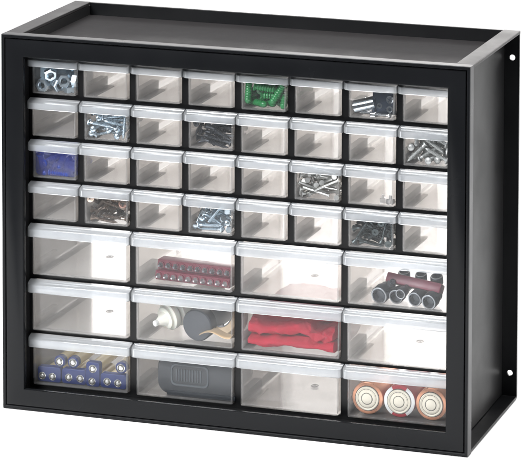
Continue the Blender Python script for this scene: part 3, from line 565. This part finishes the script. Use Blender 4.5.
# blue film bag round the plugs in the third row
bm = bmesh.new(); lo = []
for y, sc_ in ((.0006,.95),(.0010,.99),(.0024,1),(.0300,1),(.0420,.9),(.0430,.7)):
    q = rrect(.0004,.0462,.0005,.0335,y,.005,8); cx_, cz_ = .0233, .017
    lo.append([(cx_+(a-cx_)*sc_, b + noise.noise(Vector((a*90,b*90,c*90)))*.0012+.0012, max(.0004, cz_+(c-cz_)*sc_+noise.noise(Vector((a*140,b*90,c*60+9)))*.0012)) for a, b, c in q])
V = ring_loft(bm, lo); bm.faces.new(V[-1]); bm.faces.new(V[0][::-1])
o = link('plastic_bag', bm, M['blue_bag'], smooth=True); place(o, ORI[(2,0)], 0, -.3, 0)
tag(o, 'blue film bag that fills the leftmost drawer of the third row', 'bag')

# third row, seventh drawer: two small white clips near the right front
for k, (x, y, rz) in enumerate(((33, 6, 20), (41.5, 5, -30))):
    if k == 0: o = cl = link('clip', clip_mesh(), M['clip'], smooth=True)
    else: o = cl.copy(); COL.objects.link(o)
    place(o, ORI[(2,6)], x, y, 2.6); o.rotation_euler = (0,0,R(rz))
    tag(o, ('left', 'right')[k] + ' one of two small milky nylon clips on the floor of a third row drawer', 'clip', 'milky clips in the seventh drawer of the third row')
# the screw that faces out of the bronze heap
o = empty('countersunk_screw'); tag(o, 'screw with round brown cross head facing out of the bronze heap', 'screw')
link('shank', screw_mesh(.026,.0017,.0024,'bugle'), M['brass'], o, smooth=True)
bm = bmesh.new(); lathe(bm, [(0,.0126),(.0036,.0135),(.0046,.0131),(.0046,.0120),(.0019,.0100)], 20); link('screw_head', bm, M['brass_head'], o, smooth=True)
bm = bmesh.new(); box(bm, -.0028,.0028,-.0005,.0005,.01335,.01375); box(bm, -.0005,.0005,.0005,.0028,.01335,.01375); box(bm, -.0005,.0005,-.0028,-.0005,.01335,.01375)
link('cross_recess', bm, M['grooves'], o)
o.rotation_euler = (R(82), 0, R(45)); place(o, ORI[(3,1)], 36, 16, 20); o.rotation_euler = (R(84), 0, R(18))

# top row, seventh drawer: steel sleeve and a dark corner bracket
org = ORI[(0,6)]
bm = bmesh.new()
lathe(bm, [(.0052,.0105),(.0060,.0112),(.0068,.0105),(.0068,.0030),(.0063,.0026),(.0068,.0022),(.0068,-.0105),(.0060,-.0112),(.0052,-.0105),(.0050,0)], 32, caps=False)
bmesh.ops.transform(bm, matrix=Matrix.Rotation(R(90), 4, 'Y'), verts=bm.verts)
o = link('steel_sleeve', bm, M['chrome'], smooth=True); o.rotation_euler = (0, R(-14), R(8)); place(o, org, 12.0, 9.5, 10)
tag(o, 'shiny steel sleeve leaning left of the dark bracket in a top row drawer', 'sleeve')
b = empty('corner_bracket'); tag(b, 'dark blue steel bracket with a cross head screw in a top row drawer', 'bracket'); place(b, org, 33.6, 8, 14)
bm = bmesh.new()
box(bm, -.0122,.0122, -.0012,.0012, -.011,.0098, bev=.0006); box(bm, -.0122,.0122, .0014,.012, -.0125,-.0105, bev=.0004)
box(bm, -.0110,-.0088, -.0022,-.0013, -.010,.004, bev=.0002)
link('bracket_plate', bm, M['gunblue'], b, smooth=True)
bm = bmesh.new(); lathe(bm, [(0,.0014),(.0030,.0014),(.0040,.0006),(.0041,0)], 24); bmesh.ops.transform(bm, matrix=Matrix.Translation((.0064,-.0014,.0035)) @ Matrix.Rotation(R(90),4,'X'), verts=bm.verts)
h1 = link('screw_head', bm, M['chrome'], b, smooth=True)
bm = bmesh.new(); box(bm, .0040,.0088,-.0031,-.0027,.0031,.0039); box(bm, .0060,.0068,-.0031,-.0027,.0011,.0030); box(bm, .0060,.0068,-.0031,-.0027,.0040,.0059)
bmesh.ops.rotate(bm, cent=(.0064,-.003,.0035), matrix=Matrix.Rotation(R(30),3,'Y'), verts=bm.verts)
link('cross_recess', bm, M['gunblue'], h1)
bm = bmesh.new()
for x, z, rr in ((.0062,-.0062,.0034), (-.0046,-.0034,.0028)):
    b2 = bmesh.new()
    lathe(b2, [(rr*.5,.0006),(rr,.0006),(rr,0),(rr*.5,0)], 20, caps=False); bmesh.ops.transform(b2, matrix=Matrix.Translation((x,-.0014,z)) @ Matrix.Rotation(R(90),4,'X'), verts=b2.verts)
    me = bpy.data.meshes.new('t'); b2.to_mesh(me); b2.free(); bm.from_mesh(me); bpy.data.meshes.remove(me)
link('washer_ring', bm, M['chrome'], b, smooth=True)
for k, (x, y, z, L_, rz) in enumerate(((13, 8, 2.2, .019, 4), (32, 4.5, 2.2, .021, -5), (22, 13, 2.4, .02, 30))):
    o = link('machine_screw', screw_mesh(L_, .0016, .0030, 'pan'), M['zinc'], smooth=True)
    o.rotation_euler = (R(90), 0, R(90+rz)); place(o, org, x, y, z)
    tag(o, ('silver screw lying flat under the steel sleeve', 'silver screw lying flat in front of the dark bracket', 'silver screw lying aslant behind the sleeve and bracket')[k], 'screw', 'loose screws in the seventh drawer of the top row')
o = link('hex_nut', nut_mesh(.0085,.004,.0023), M['zinc'], smooth=True); place(o, org, 24, 4, 2.1); tag(o, 'small silver nut between the sleeve and the dark bracket', 'nut')

# ------------------------------------------------------------------ contents of the large drawers
# screwdriver bits in a red holder (fifth row, second drawer)
org = ORI[(4,2)]
hold = empty('bit_holder'); tag(hold, 'long dark red plastic holder filled with two rows of bits', 'bit holder')
place(hold, org, 57, 8.6, 0); hold.rotation_euler = (0,0,R(-5))
bm = bmesh.new()
box(bm, -.043,.043, 0,.018, .0004,.0100, bev=.0010); box(bm, -.043,.043, .0048,.018, .0103,.0205, bev=.0012)
link('holder_block', bm, M['redpl'], hold, smooth=True)
bm = bmesh.new()
for k in range(10):
    for z, y in ((.0052,-.0002),(.0152,.0046)):
        x = -.0385+.00855*k
        b2 = bmesh.new(); lathe(b2, [(.0026,.0014),(.0038,.0014),(.0038,0),(.0026,0)], 14, caps=False)
        bmesh.ops.transform(b2, matrix=Matrix.Translation((x,y,z)) @ Matrix.Rotation(R(90),4,'X'), verts=b2.verts)
        me = bpy.data.meshes.new('t'); b2.to_mesh(me); b2.free(); bm.from_mesh(me); bpy.data.meshes.remove(me)
link('bit_collars', bm, M['redpl'], hold, smooth=True)
def bit_mesh(tip):
    bm = bmesh.new()
    lathe(bm, [(.0031,.010),(.0031,-.0010),(.0022,-.0022),(tip,-.0034),(tip*.5,-.0046)], 6)
    bmesh.ops.transform(bm, matrix=Matrix.Rotation(R(-90),4,'X'), verts=bm.verts)
    return bm
bd = link('screwdriver_bit', bit_mesh(.0020), M['bit'], smooth=False); bs = link('screwdriver_bit', bit_mesh(.0017), M['bit_tip'], smooth=False)
rot = Matrix.Rotation(R(-5), 4, 'Z')
for row, src in ((0, bs), (1, bd)):
    for k in range(10):
        o = src if k == 0 else src.copy()
        if k: COL.objects.link(o)
        p = rot @ Vector((-.0385+.00855*k, (-.0010 if row == 0 else .0036), (.0052 if row == 0 else .0152)))
        o.location = Vector(hold.location) + p; o.rotation_euler = (0, 0, R(-5))
        tag(o, 'silver tipped bit in the lower row of the red bit holder' if row == 0 else 'dark grey bit in the upper row of the red bit holder', 'screwdriver bit', 'lower row of bits' if row == 0 else 'upper row of bits')

# sockets on a red rail (fifth row, fourth drawer)
org = ORI[(4,6)]
def socket(name, r, L_, axis_rot, loc, lab, ring=True):
    e = empty(name); tag(e, lab, 'socket', 'sockets on the red rail')
    bm = bmesh.new()
    lathe(bm, [(r*.62,L_*.70),(r*.72,L_),(r*.94,L_),(r,L_-.0008),(r,L_*.5),(r*.80,L_*.40),(r*.80,.0006),(r*.74,0),(0,0)], 28, caps=False)
    body = link('socket_body', bm, M['socket'], e, smooth=True)
    bm = bmesh.new(); lathe(bm, [(0,L_*.74),(r*.56,L_*.74),(r*.70,L_-.0004)], 6, caps=False); link('hex_hollow', bm, M['socket_in'], e)
    bm = bmesh.new(); lathe(bm, [(r*.80,L_+.0001),(r*.82,L_+.0002),(r*.92,L_+.0002),(r*.96,L_-.0002)], 28, caps=False); link('socket_rim', bm, M['socket_ring'], e, smooth=True)
    e.rotation_euler = axis_rot; place(e, org, *loc)
    return e
fr = [(30.5, 9.5, 7.6, .0078, 14, 'hex socket at the left end of the red rail, largest opening'),
      (47.5, 12.0, 7.0, .0067, 11, 'second socket from the left, low under the red rail'),
      (55.0, 5.0, 12.8, .0046, 12, 'small socket with a bright rim in front of two others'),
      (69.0, 8.0, 7.6, .0066, 14, 'fourth socket from the left in the front row on the rail'),
      (85.0, 5.0, 7.0, .0070, 16, 'socket at the right end of the front row on the rail')]
for x, y, z, r_, L_, lab in fr:
    e = socket('socket', r_*1.18, .019, (R(98), 0, R(-8)), (x, y+19, z+.8), lab)
bk = [(47.5, 30, 14, .0062, 'upright dark socket standing left behind the red rail'), (66, 29, 13.5, .0062, 'upright dark socket standing in the middle behind the red rail'), (83, 28, 13, .0066, 'upright dark socket standing right behind the red rail')]
for x, y, z, r_, lab in bk:
    e = socket('socket', r_, .0155, (R(12), 0, 0), (x, y+4, z-3), lab)
rail = empty('socket_rail'); tag(rail, 'dark red plastic rail that carries the sockets', 'socket rail'); place(rail, org, 60, 25, 17); rail.rotation_euler = (R(-30), R(5), R(-6))
bm = bmesh.new(); box(bm, -.029,.032,-.0060,.0060,-.0052,.0050, bev=.0020); link('rail_bar', bm, M['railred'], rail, smooth=True)
k_ = link('socket_adapter', bmesh.new(), M['socket'])
bm = bmesh.new(); box(bm, -.004,.004,-.005,.005,-.004,.004, bev=.0012); lathe(bm, [(.0032,.0042),(.0032,.009),(.0026,.0098)], 16)
bm.to_mesh(k_.data); bm.free(); k_.rotation_euler = (R(60),0,R(30)); place(k_, org, 36, 24, 14.5); tag(k_, 'small square drive adapter at the left end of the red rail', 'adapter')

# glue bottle, grey capped tube and tape (sixth row, second drawer)
org = ORI[(5,2)]
bt = empty('glue_bottle'); tag(bt, 'cream plastic bottle lying down with a stepped cone nozzle', 'bottle')
bm = bmesh.new(); lathe(bm, [(0,-.062),(.013,-.062),(.0155,-.059),(.0155,-.012),(.0145,-.006),(.0115,-.003),(.0115,-.001)], 36); link('bottle_body', bm, M['bottlew'], bt, smooth=True)
bm = bmesh.new(); lathe(bm, [(.0140,-.0009),(.0145,-.0002),(.0145,.0050),(.0136,.0058),(.0122,.0060),(.0116,.0068),(.0116,.0092),(.0106,.0100),(.0080,.0104),(.0060,.0130),(.0034,.0185),(.0030,.0190)], 36); nz_ = link('screw_cap', bm, M['bottlew'], bt, smooth=True)
bm = bmesh.new(); lathe(bm, [(.0028,.0191),(.0032,.0196),(.0032,.0225),(.0024,.0232),(0,.0232)], 20); link('nozzle_tip', bm, M['white_pl'], nz_, smooth=True)
bt.rotation_euler = (R(101), 0, R(-28)); place(bt, org, 27.0, 25.0, 19.0)
cp = empty('capped_tube'); tag(cp, 'grey tube lying down with its round slate cap towards the front', 'tube')
bm = bmesh.new(); lathe(bm, [(0,-.060),(.0140,-.060),(.0155,-.056),(.0155,-.0122)], 36); link('tube_body', bm, M['greybody'], cp, smooth=True)
bm = bmesh.new(); lathe(bm, [(.0166,-.0120),(.0168,-.0112),(.0168,-.0012),(.0158,0),(.0148,.0002),(0,.0002)], 40); link('round_cap', bm, M['capgrey'], cp, smooth=True)
cp.rotation_euler = (R(93), 0, R(-6)); place(cp, org, 63.5, 5.0, 17.2)
tb = empty('tape_roll'); tag(tb, 'tan and grey roll of tape behind the slate cap', 'tape roll')
bm = bmesh.new(); lathe(bm, [(.0120,-.009),(.0195,-.009),(.0200,-.0085),(.0200,.0085),(.0195,.009),(.0120,.009),(.0120,0)], 44, caps=False); link('tape_coil', bm, M['tan'], tb, smooth=True)
bm = bmesh.new(); lathe(bm, [(.0108,-.0094),(.0116,-.0094),(.0118,0),(.0116,.0094),(.0108,.0094)], 44, caps=False); link('tape_core', bm, M['greybody'], tb, smooth=True)
tb.rotation_euler = (R(62), R(14), R(-22)); place(tb, org, 88, 27, 21.0)
# strip of tan tape that comes off the roll
bm = bmesh.new()
vs = []
for k in range(14):
    u = k/13; x = -.016+.036*u; z = .0035*math.sin(u*5)+.004*u; yv = -.004*u
    vs.append([bm.verts.new((x, yv+dy, z+dz)) for dy, dz in ((-.005,0),(.006,.0012),(.006,.0016),(-.005,.0004))])
for A, B in zip(vs, vs[1:]):
    for k in range(4): bm.faces.new([A[k], A[(k+1)%4], B[(k+1)%4], B[k]])
bm.faces.new(vs[0]); bm.faces.new(vs[-1][::-1])
tl = link('tape_end', bm, M['tan'], tb, smooth=True)
tl.matrix_parent_inverse = Matrix.Identity(4); tl.matrix_local = (Matrix.Rotation(R(-22),4,'Z') @ Matrix.Rotation(R(14),4,'Y') @ Matrix.Rotation(R(62),4,'X')).inverted() @ Matrix.Translation((-.004,-.022,-.012))

# red cloth (sixth row, third drawer): a folded cotton cloth
org = ORI[(5,4)]
def cloth_fold(x0, x1, y0, y1, z0, z1, seed, name, n=170, m=64, wr=1., dip=0.):
    """one soft fold: a closed rounded slab whose surface is pushed about by creases"""
    bm = bmesh.new(); rows = []
    for i in range(n+1):
        u = i/n; x = x0+(x1-x0)*u
        e = min(1, math.sin(math.pi*min(max(u,0),1))*7)**.5 if 0 < u < 1 else 0.02
        row = []
        for j in range(m):
            a = 2*math.pi*j/m
            cy, cz = (y0+y1)/2, (z0+z1)/2
            c, s = math.cos(a), math.sin(a)
            ce = abs(c)**.75*(1 if c > 0 else -1); se = abs(s)**.75*(1 if s > 0 else -1)
            y = cy + ce*(y1-y0)/2*e; z = cz + se*(z1-z0)/2*(e*.85+.15*e*e)
            z -= dip*math.exp(-((u-.78)/.10)**2)*(1 if s > 0 else .0)
            p = Vector((x*38, y*55, z*70+seed))
            d = (noise.noise(p*.9)*.0032 + noise.noise(p*2.1)*.0018 + (.5-abs(noise.noise(p*1.7+Vector((3,9,1)))))*.0034 - .0012 + noise.noise(p*5.6)*.0006)*wr*e
            cr = math.sin((x*120 + z*210 + noise.noise(p*.6)*4) )
            d += (.0007*cr*wr*e)
            zz = max(z + se*d, .0004)
            row.append(bm.verts.new((x, y+ce*d, zz)))
        rows.append(row)
    for A, B in zip(rows, rows[1:]):
        for j in range(m): bm.faces.new([A[j], A[(j+1)%m], B[(j+1)%m], B[j]])
    bm.faces.new(rows[0]); bm.faces.new(rows[-1][::-1])
    return bm
cl = empty('red_cloth'); tag(cl, 'soft red cotton cloth folded into a drawer', 'cloth'); place(cl, org, 0, 0, 0)
link('lower_fold', cloth_fold(.0002,.1028,.0020,.085,.0004,.0150,1.3,'l', wr=.9), M['cloth'], cl, smooth=True)
link('middle_fold', cloth_fold(.0002,.1015,.0040,.088,.0125,.0310,4.1,'m', wr=1.4, dip=.008), M['cloth'], cl, smooth=True)
link('upper_fold', cloth_fold(.0100,.1035,.0240,.105,.0220,.0415,7.7,'u', wr=1.2), M['cloth'], cl, smooth=True)

# AA batteries (seventh row, first drawer)
org = ORI[(6,0)]
def battery(r, L_, cap_r):
    e = empty('small_battery')
    bm = bmesh.new(); lathe(bm, [(r*.82,0),(r,.0008),(r,.0060)], 28, caps=True); link('blue_wrap', bm, M['batblue'], e, smooth=True)
    bm = bmesh.new(); lathe(bm, [(r*.995,.0062),(r*.995,L_-.001),(r*.8,L_)], 28); link('cream_wrap', bm, M['batgold'], e, smooth=True)
    bm = bmesh.new(); lathe(bm, [(cap_r,.0002),(cap_r,-.0003),(cap_r*.86,-.0005),(cap_r*.80,-.0002),(cap_r*.46,-.0002),(cap_r*.44,-.0010),(cap_r*.38,-.0012),(0,-.0012)], 24, caps=False); cpn = link('end_cap', bm, M['batsilver'], e, smooth=True)
    bm = bmesh.new(); lathe(bm, [(cap_r*.78,-.00035),(cap_r*.56,-.00035),(cap_r*.54,-.0002)], 24, caps=False); link('insulator_ring', bm, M['grooves'], cpn)
    return e
bx_ = [(5.9,2.2,6.6),(17.4,2.2,6.6),(35.6,3.0,7.2),(48.6,3.0,7.2),(62.6,1.8,6.0),(79.4,2.4,7.2),(91.4,2.4,6.6),(24.9,3.4,23.0),(40.2,3.2,23.4),(63.4,1.8,19.4),(94.4,3.6,22.6)]
names = ['leftmost battery of the lower row','second battery of the lower row','third battery of the lower row','fourth battery of the lower row, in its middle','fifth battery of the lower row, right below another','sixth battery of the lower row','rightmost battery of the lower row','leftmost battery of the upper row','second battery of the upper row, beside the leftmost','third battery of the upper row, standing alone','rightmost battery of the upper row by the drawer side']
b0 = battery(.0055, .044, .0041); b1 = None
for k, (x, y, z) in enumerate(bx_):
    if k >= 7 and b1 is None: b1 = e = battery(.0063, .050, .0044)
    else: e = b0 if k == 0 else dup(b1 or b0)
    place(e, org, x+.3, y+1.6, z); e.rotation_euler = (R(-90), R((k*47) % 360), R(((k*37) % 7-3)*.5))
    tag(e, 'blue and cream battery, ' + names[k], 'battery', 'blue ended batteries in the bottom left drawer')

# blue shrink wrap sleeves that hold the batteries in pairs
for x0, x1, z0, z1, y, lab in ((.2,26.8,.3,16.6,2.2,'blue film sleeve round the leftmost pair of batteries'),(27.6,55.2,.3,16.4,3.0,'blue film sleeve round the second pair of batteries'),
                              (55.6,71.0,.3,26.4,1.8,'upright blue film sleeve round two stacked batteries'),(71.6,100.6,.3,15.6,2.4,'blue film sleeve round the rightmost pair of batteries')):
    bm = bmesh.new(); lo = []
    lo = [rrect(x0/1000+i_, x1/1000-i_, z0/1000+i_, z1/1000-i_, yy, .0030-i_, 6) for i_, yy in ((0,.0066),(0,.0012),(.0003,.0004),(.0010,0))]
    V = ring_loft(bm, lo); bm.faces.new(V[-1]); bm.faces.new(V[0][::-1])
    o = link('battery_sleeve', bm, M['batblue'], smooth=True); place(o, org, 0.3, y+1.55, 0)
    tag(o, lab, 'sleeve', 'blue sleeves round the small batteries')

# dark case (seventh row, second drawer)
org = ORI[(6,2)]
cs = empty('tool_case'); tag(cs, 'slate blue rounded plastic case with a recessed rounded panel', 'case'); place(cs, org, 61, 5.0, 0)
bm = bmesh.new()
def slab(sc_, y):
    out = []
    for (x0_, x1_, z0_, z1_, r_) in ((-.042, .043, .0006, .0405, .0125),):
        cx, cz = (x0_+x1_)/2, (z0_+z1_)/2
        out = [(cx+(p[0]-cx)*sc_, y, cz+(p[2]-cz)*(sc_-.02*(1-sc_))) for p in rrect(x0_, x1_, z0_, z1_, y, r_, 8)]
    return out
lo = [slab(.92,0.0), slab(.97,.0008), slab(1,.0032), slab(1,.052), slab(.96,.056)]
V = ring_loft(bm, lo); bm.faces.new(V[-1]); bm.faces.new(V[0][::-1])
link('case_shell', bm, M['case'], cs, smooth=True)
bm = bmesh.new()
lo = [rrect(-.024-i,.014+i,.0125-i,.0315+i, y, .005, 6) for i, y in ((0,-.0004),(.0004,-.0011),(.0016,-.0012),(.0022,-.0004))]
ring_loft(bm, lo); link('panel_frame', bm, M['case2'], cs, smooth=True)
bm = bmesh.new()
for k in range(10): box(bm, -.0205+.0030*k, -.0190+.0030*k, -.0010,-.0002, .0155,.0285, bev=.0003)
link('grip_ribs', bm, M['case2'], cs, smooth=True)
bm = bmesh.new(); box(bm, -.030,.046, -.0022,.020,.0003,.0052, bev=.0012); link('foot_ledge', bm, M['case'], cs, smooth=True)

# three big round batteries (seventh row, fourth drawer)
org = ORI[(6,6)]
def big_battery(ring, middle):
    e = empty('large_battery'); r = .0166
    bm = bmesh.new(); lathe(bm, [(r*.93,0),(r*.985,.0006),(r,.0020),(r,.0590),(r*.95,.0605)], 56); link('battery_wrap', bm, [M[ring]], e, smooth=True)
    if middle:
        for nm, a0, a1, mt in (('white_band',-60,60,'batwhite'),('white_band',120,240,'batwhite')):
            bm = bmesh.new(); n = 16; P_ = []
            for y_, rr in ((-.00025,.70),(-.00028,.90),(.0005,.995)):
                P_.append([bm.verts.new((rr*r*math.cos(R(a0+(a1-a0)*k/n)), rr*r*math.sin(R(a0+(a1-a0)*k/n)), y_)) for k in range(n+1)])
            for A, B in zip(P_, P_[1:]):
                for k in range(n): bm.faces.new([A[k], A[k+1], B[k+1], B[k]])
            link(nm, bm, M[mt], e, smooth=True)
    bm = bmesh.new(); lathe(bm, [(r*.745,-.0002),(r*.735,-.0012),(r*.68,-.0014),(r*.64,-.0009),(r*.54,-.0009),(r*.52,-.0014),(r*.44,-.0016),(r*.35,-.0016)], 56, caps=False); w = link('end_disc', bm, M['cream'], e, smooth=True)
    bm = bmesh.new(); lathe(bm, [(r*.34,-.0013),(r*.32,-.0021),(r*.29,-.0023),(0,-.0023)], 40, caps=False); link('contact_button', bm, M['cream'], w, smooth=True)
    bm = bmesh.new()
    lathe(bm, [(r*.79,-.00035),(r*.755,-.00035),(r*.75,-.0002)], 56, caps=False); lathe(bm, [(r*.37,-.00175),(r*.345,-.00175),(r*.34,-.0012)], 40, caps=False); lathe(bm, [(r*.60,-.00105),(r*.575,-.00105)], 56, caps=False)
    link('groove_rings', bm, M['grooves'], w)
    return e
labs = ['big round battery with a copper rim, nearest the left wall of its drawer', 'big round battery with a red and white rim between two copper ones', 'big round battery with a copper rim, at the right edge of the cabinet opening']
ec = big_battery('copper', False)
for k, x in enumerate((17.6, 51.6, 85.6)):
    e = big_battery('batred', True) if k == 1 else (ec if k == 0 else dup(ec))
    place(e, org, x, 6.0+k*.4, 17.1); e.rotation_euler = (R(-90), 0, 0)
    tag(e, labs[k], 'battery', 'big batteries in the bottom right drawer')

# ------------------------------------------------------------------ studio setting
bm = bmesh.new()
prof = [(-.62, -.0003), (2.6, -.0003)]
for k in range(1, 11):
    a = R(9*k); prof.append((2.6+.9*math.sin(a), .9-.9*math.cos(a)-.0003))
prof.append((3.5, 4.2))
rows = [[bm.verts.new((x, y, z)) for x in (-5.5, 4.0)] for y, z in prof]
for A, B in zip(rows, rows[1:]): bm.faces.new([A[0], A[1], B[1], B[0]])
flo = link('white_surface', bm, M['table'], smooth=True); flo['kind'] = 'structure'

def area(name, loc, target, sx, sy, power, col=(1,1,1)):
    l = bpy.data.lights.new(name, 'AREA'); l.shape = 'RECTANGLE'; l.size = sx; l.size_y = sy; l.energy = power; l.color = col
    o = bpy.data.objects.new(name, l); COL.objects.link(o); o.location = loc
    d = Vector(target)-Vector(loc); o.rotation_euler = d.to_track_quat('-Z', 'Y').to_euler()
    return o
area('added_overhead_fill', (.30, -.20, 1.75), (.28, -.15, 0), 2.2, 1.2, 62)  # unseen lamp added to push the floor to clean white
area('front_softbox', (-.75, -1.9, 1.75), (.25, 0, .2), 1.0, .8, 104)
area('added_back_fill', (.25, 1.95, 1.65), (.25, 1.95, 0), 3.2, 1.2, 20)  # added out of view to whiten the far floor and backdrop
rs = area('added_rear_strip_fill', (.25, 1.15, .44), (.25, 0, .33), 1.8, .28, 4.0, (1,.97,.945)); rs.data.spread = R(60)  # unseen strip added behind the cabinet to brighten the drawer interiors

w = bpy.data.worlds.new('World'); sc.world = w; w.use_nodes = True
nt = w.node_tree; nt.nodes.clear()
out = nt.nodes.new('ShaderNodeOutputWorld'); bg = nt.nodes.new('ShaderNodeBackground')
tc = nt.nodes.new('ShaderNodeTexCoord'); sp = nt.nodes.new('ShaderNodeSeparateXYZ')
nt.links.new(tc.outputs['Generated'], sp.inputs[0])
mr = nt.nodes.new('ShaderNodeMapRange'); mr.inputs['From Min'].default_value = -.75; mr.inputs['From Max'].default_value = .45
mr.inputs['To Min'].default_value = .05; mr.inputs['To Max'].default_value = 1.2; mr.interpolation_type = 'SMOOTHSTEP'
nt.links.new(sp.outputs['Y'], mr.inputs['Value']); nt.links.new(mr.outputs['Result'], bg.inputs['Strength'])
bg.inputs['Color'].default_value = (1, 1, 1, 1)
nt.links.new(bg.outputs[0], out.inputs[0])


# ------------------------------------------------------------------ camera (rectified product view, lens shift)
cx, cy, cz, yaw, pit, rol, fpx, sx, sy = 1.317503, -2.511352, 1.026042, -0.239506, -0.068804, 0.012068, 2702.918, 407.826, -614.390
F = Vector((math.sin(yaw)*math.cos(pit), math.cos(yaw)*math.cos(pit), math.sin(pit)))
Rt = Vector((math.cos(yaw), -math.sin(yaw), 0)); U_ = Rt.cross(F)
R2 = math.cos(rol)*Rt + math.sin(rol)*U_; U2 = -math.sin(rol)*Rt + math.cos(rol)*U_
cam = bpy.data.cameras.new('camera'); co = bpy.data.objects.new('camera', cam); COL.objects.link(co)
mw = Matrix((R2, U2, -F)).transposed().to_4x4(); mw.translation = Vector((cx, cy, cz)); co.matrix_world = mw
cam.sensor_width = 36; cam.lens = 36*fpx/522; cam.shift_x = -sx/522; cam.shift_y = sy/522
cam.clip_start = .05; cam.clip_end = 100
sc.camera = co
sc.cycles.transparent_max_bounces = 64; sc.cycles.max_bounces = 14; sc.cycles.diffuse_bounces = 6; sc.cycles.transmission_bounces = 10; sc.cycles.glossy_bounces = 4
sc.cycles.caustics_reflective = False; sc.cycles.sample_clamp_indirect = 8
sc.view_settings.view_transform = 'Standard'; sc.view_settings.look = 'None'
sc.view_settings.exposure = 0; sc.view_settings.gamma = 1
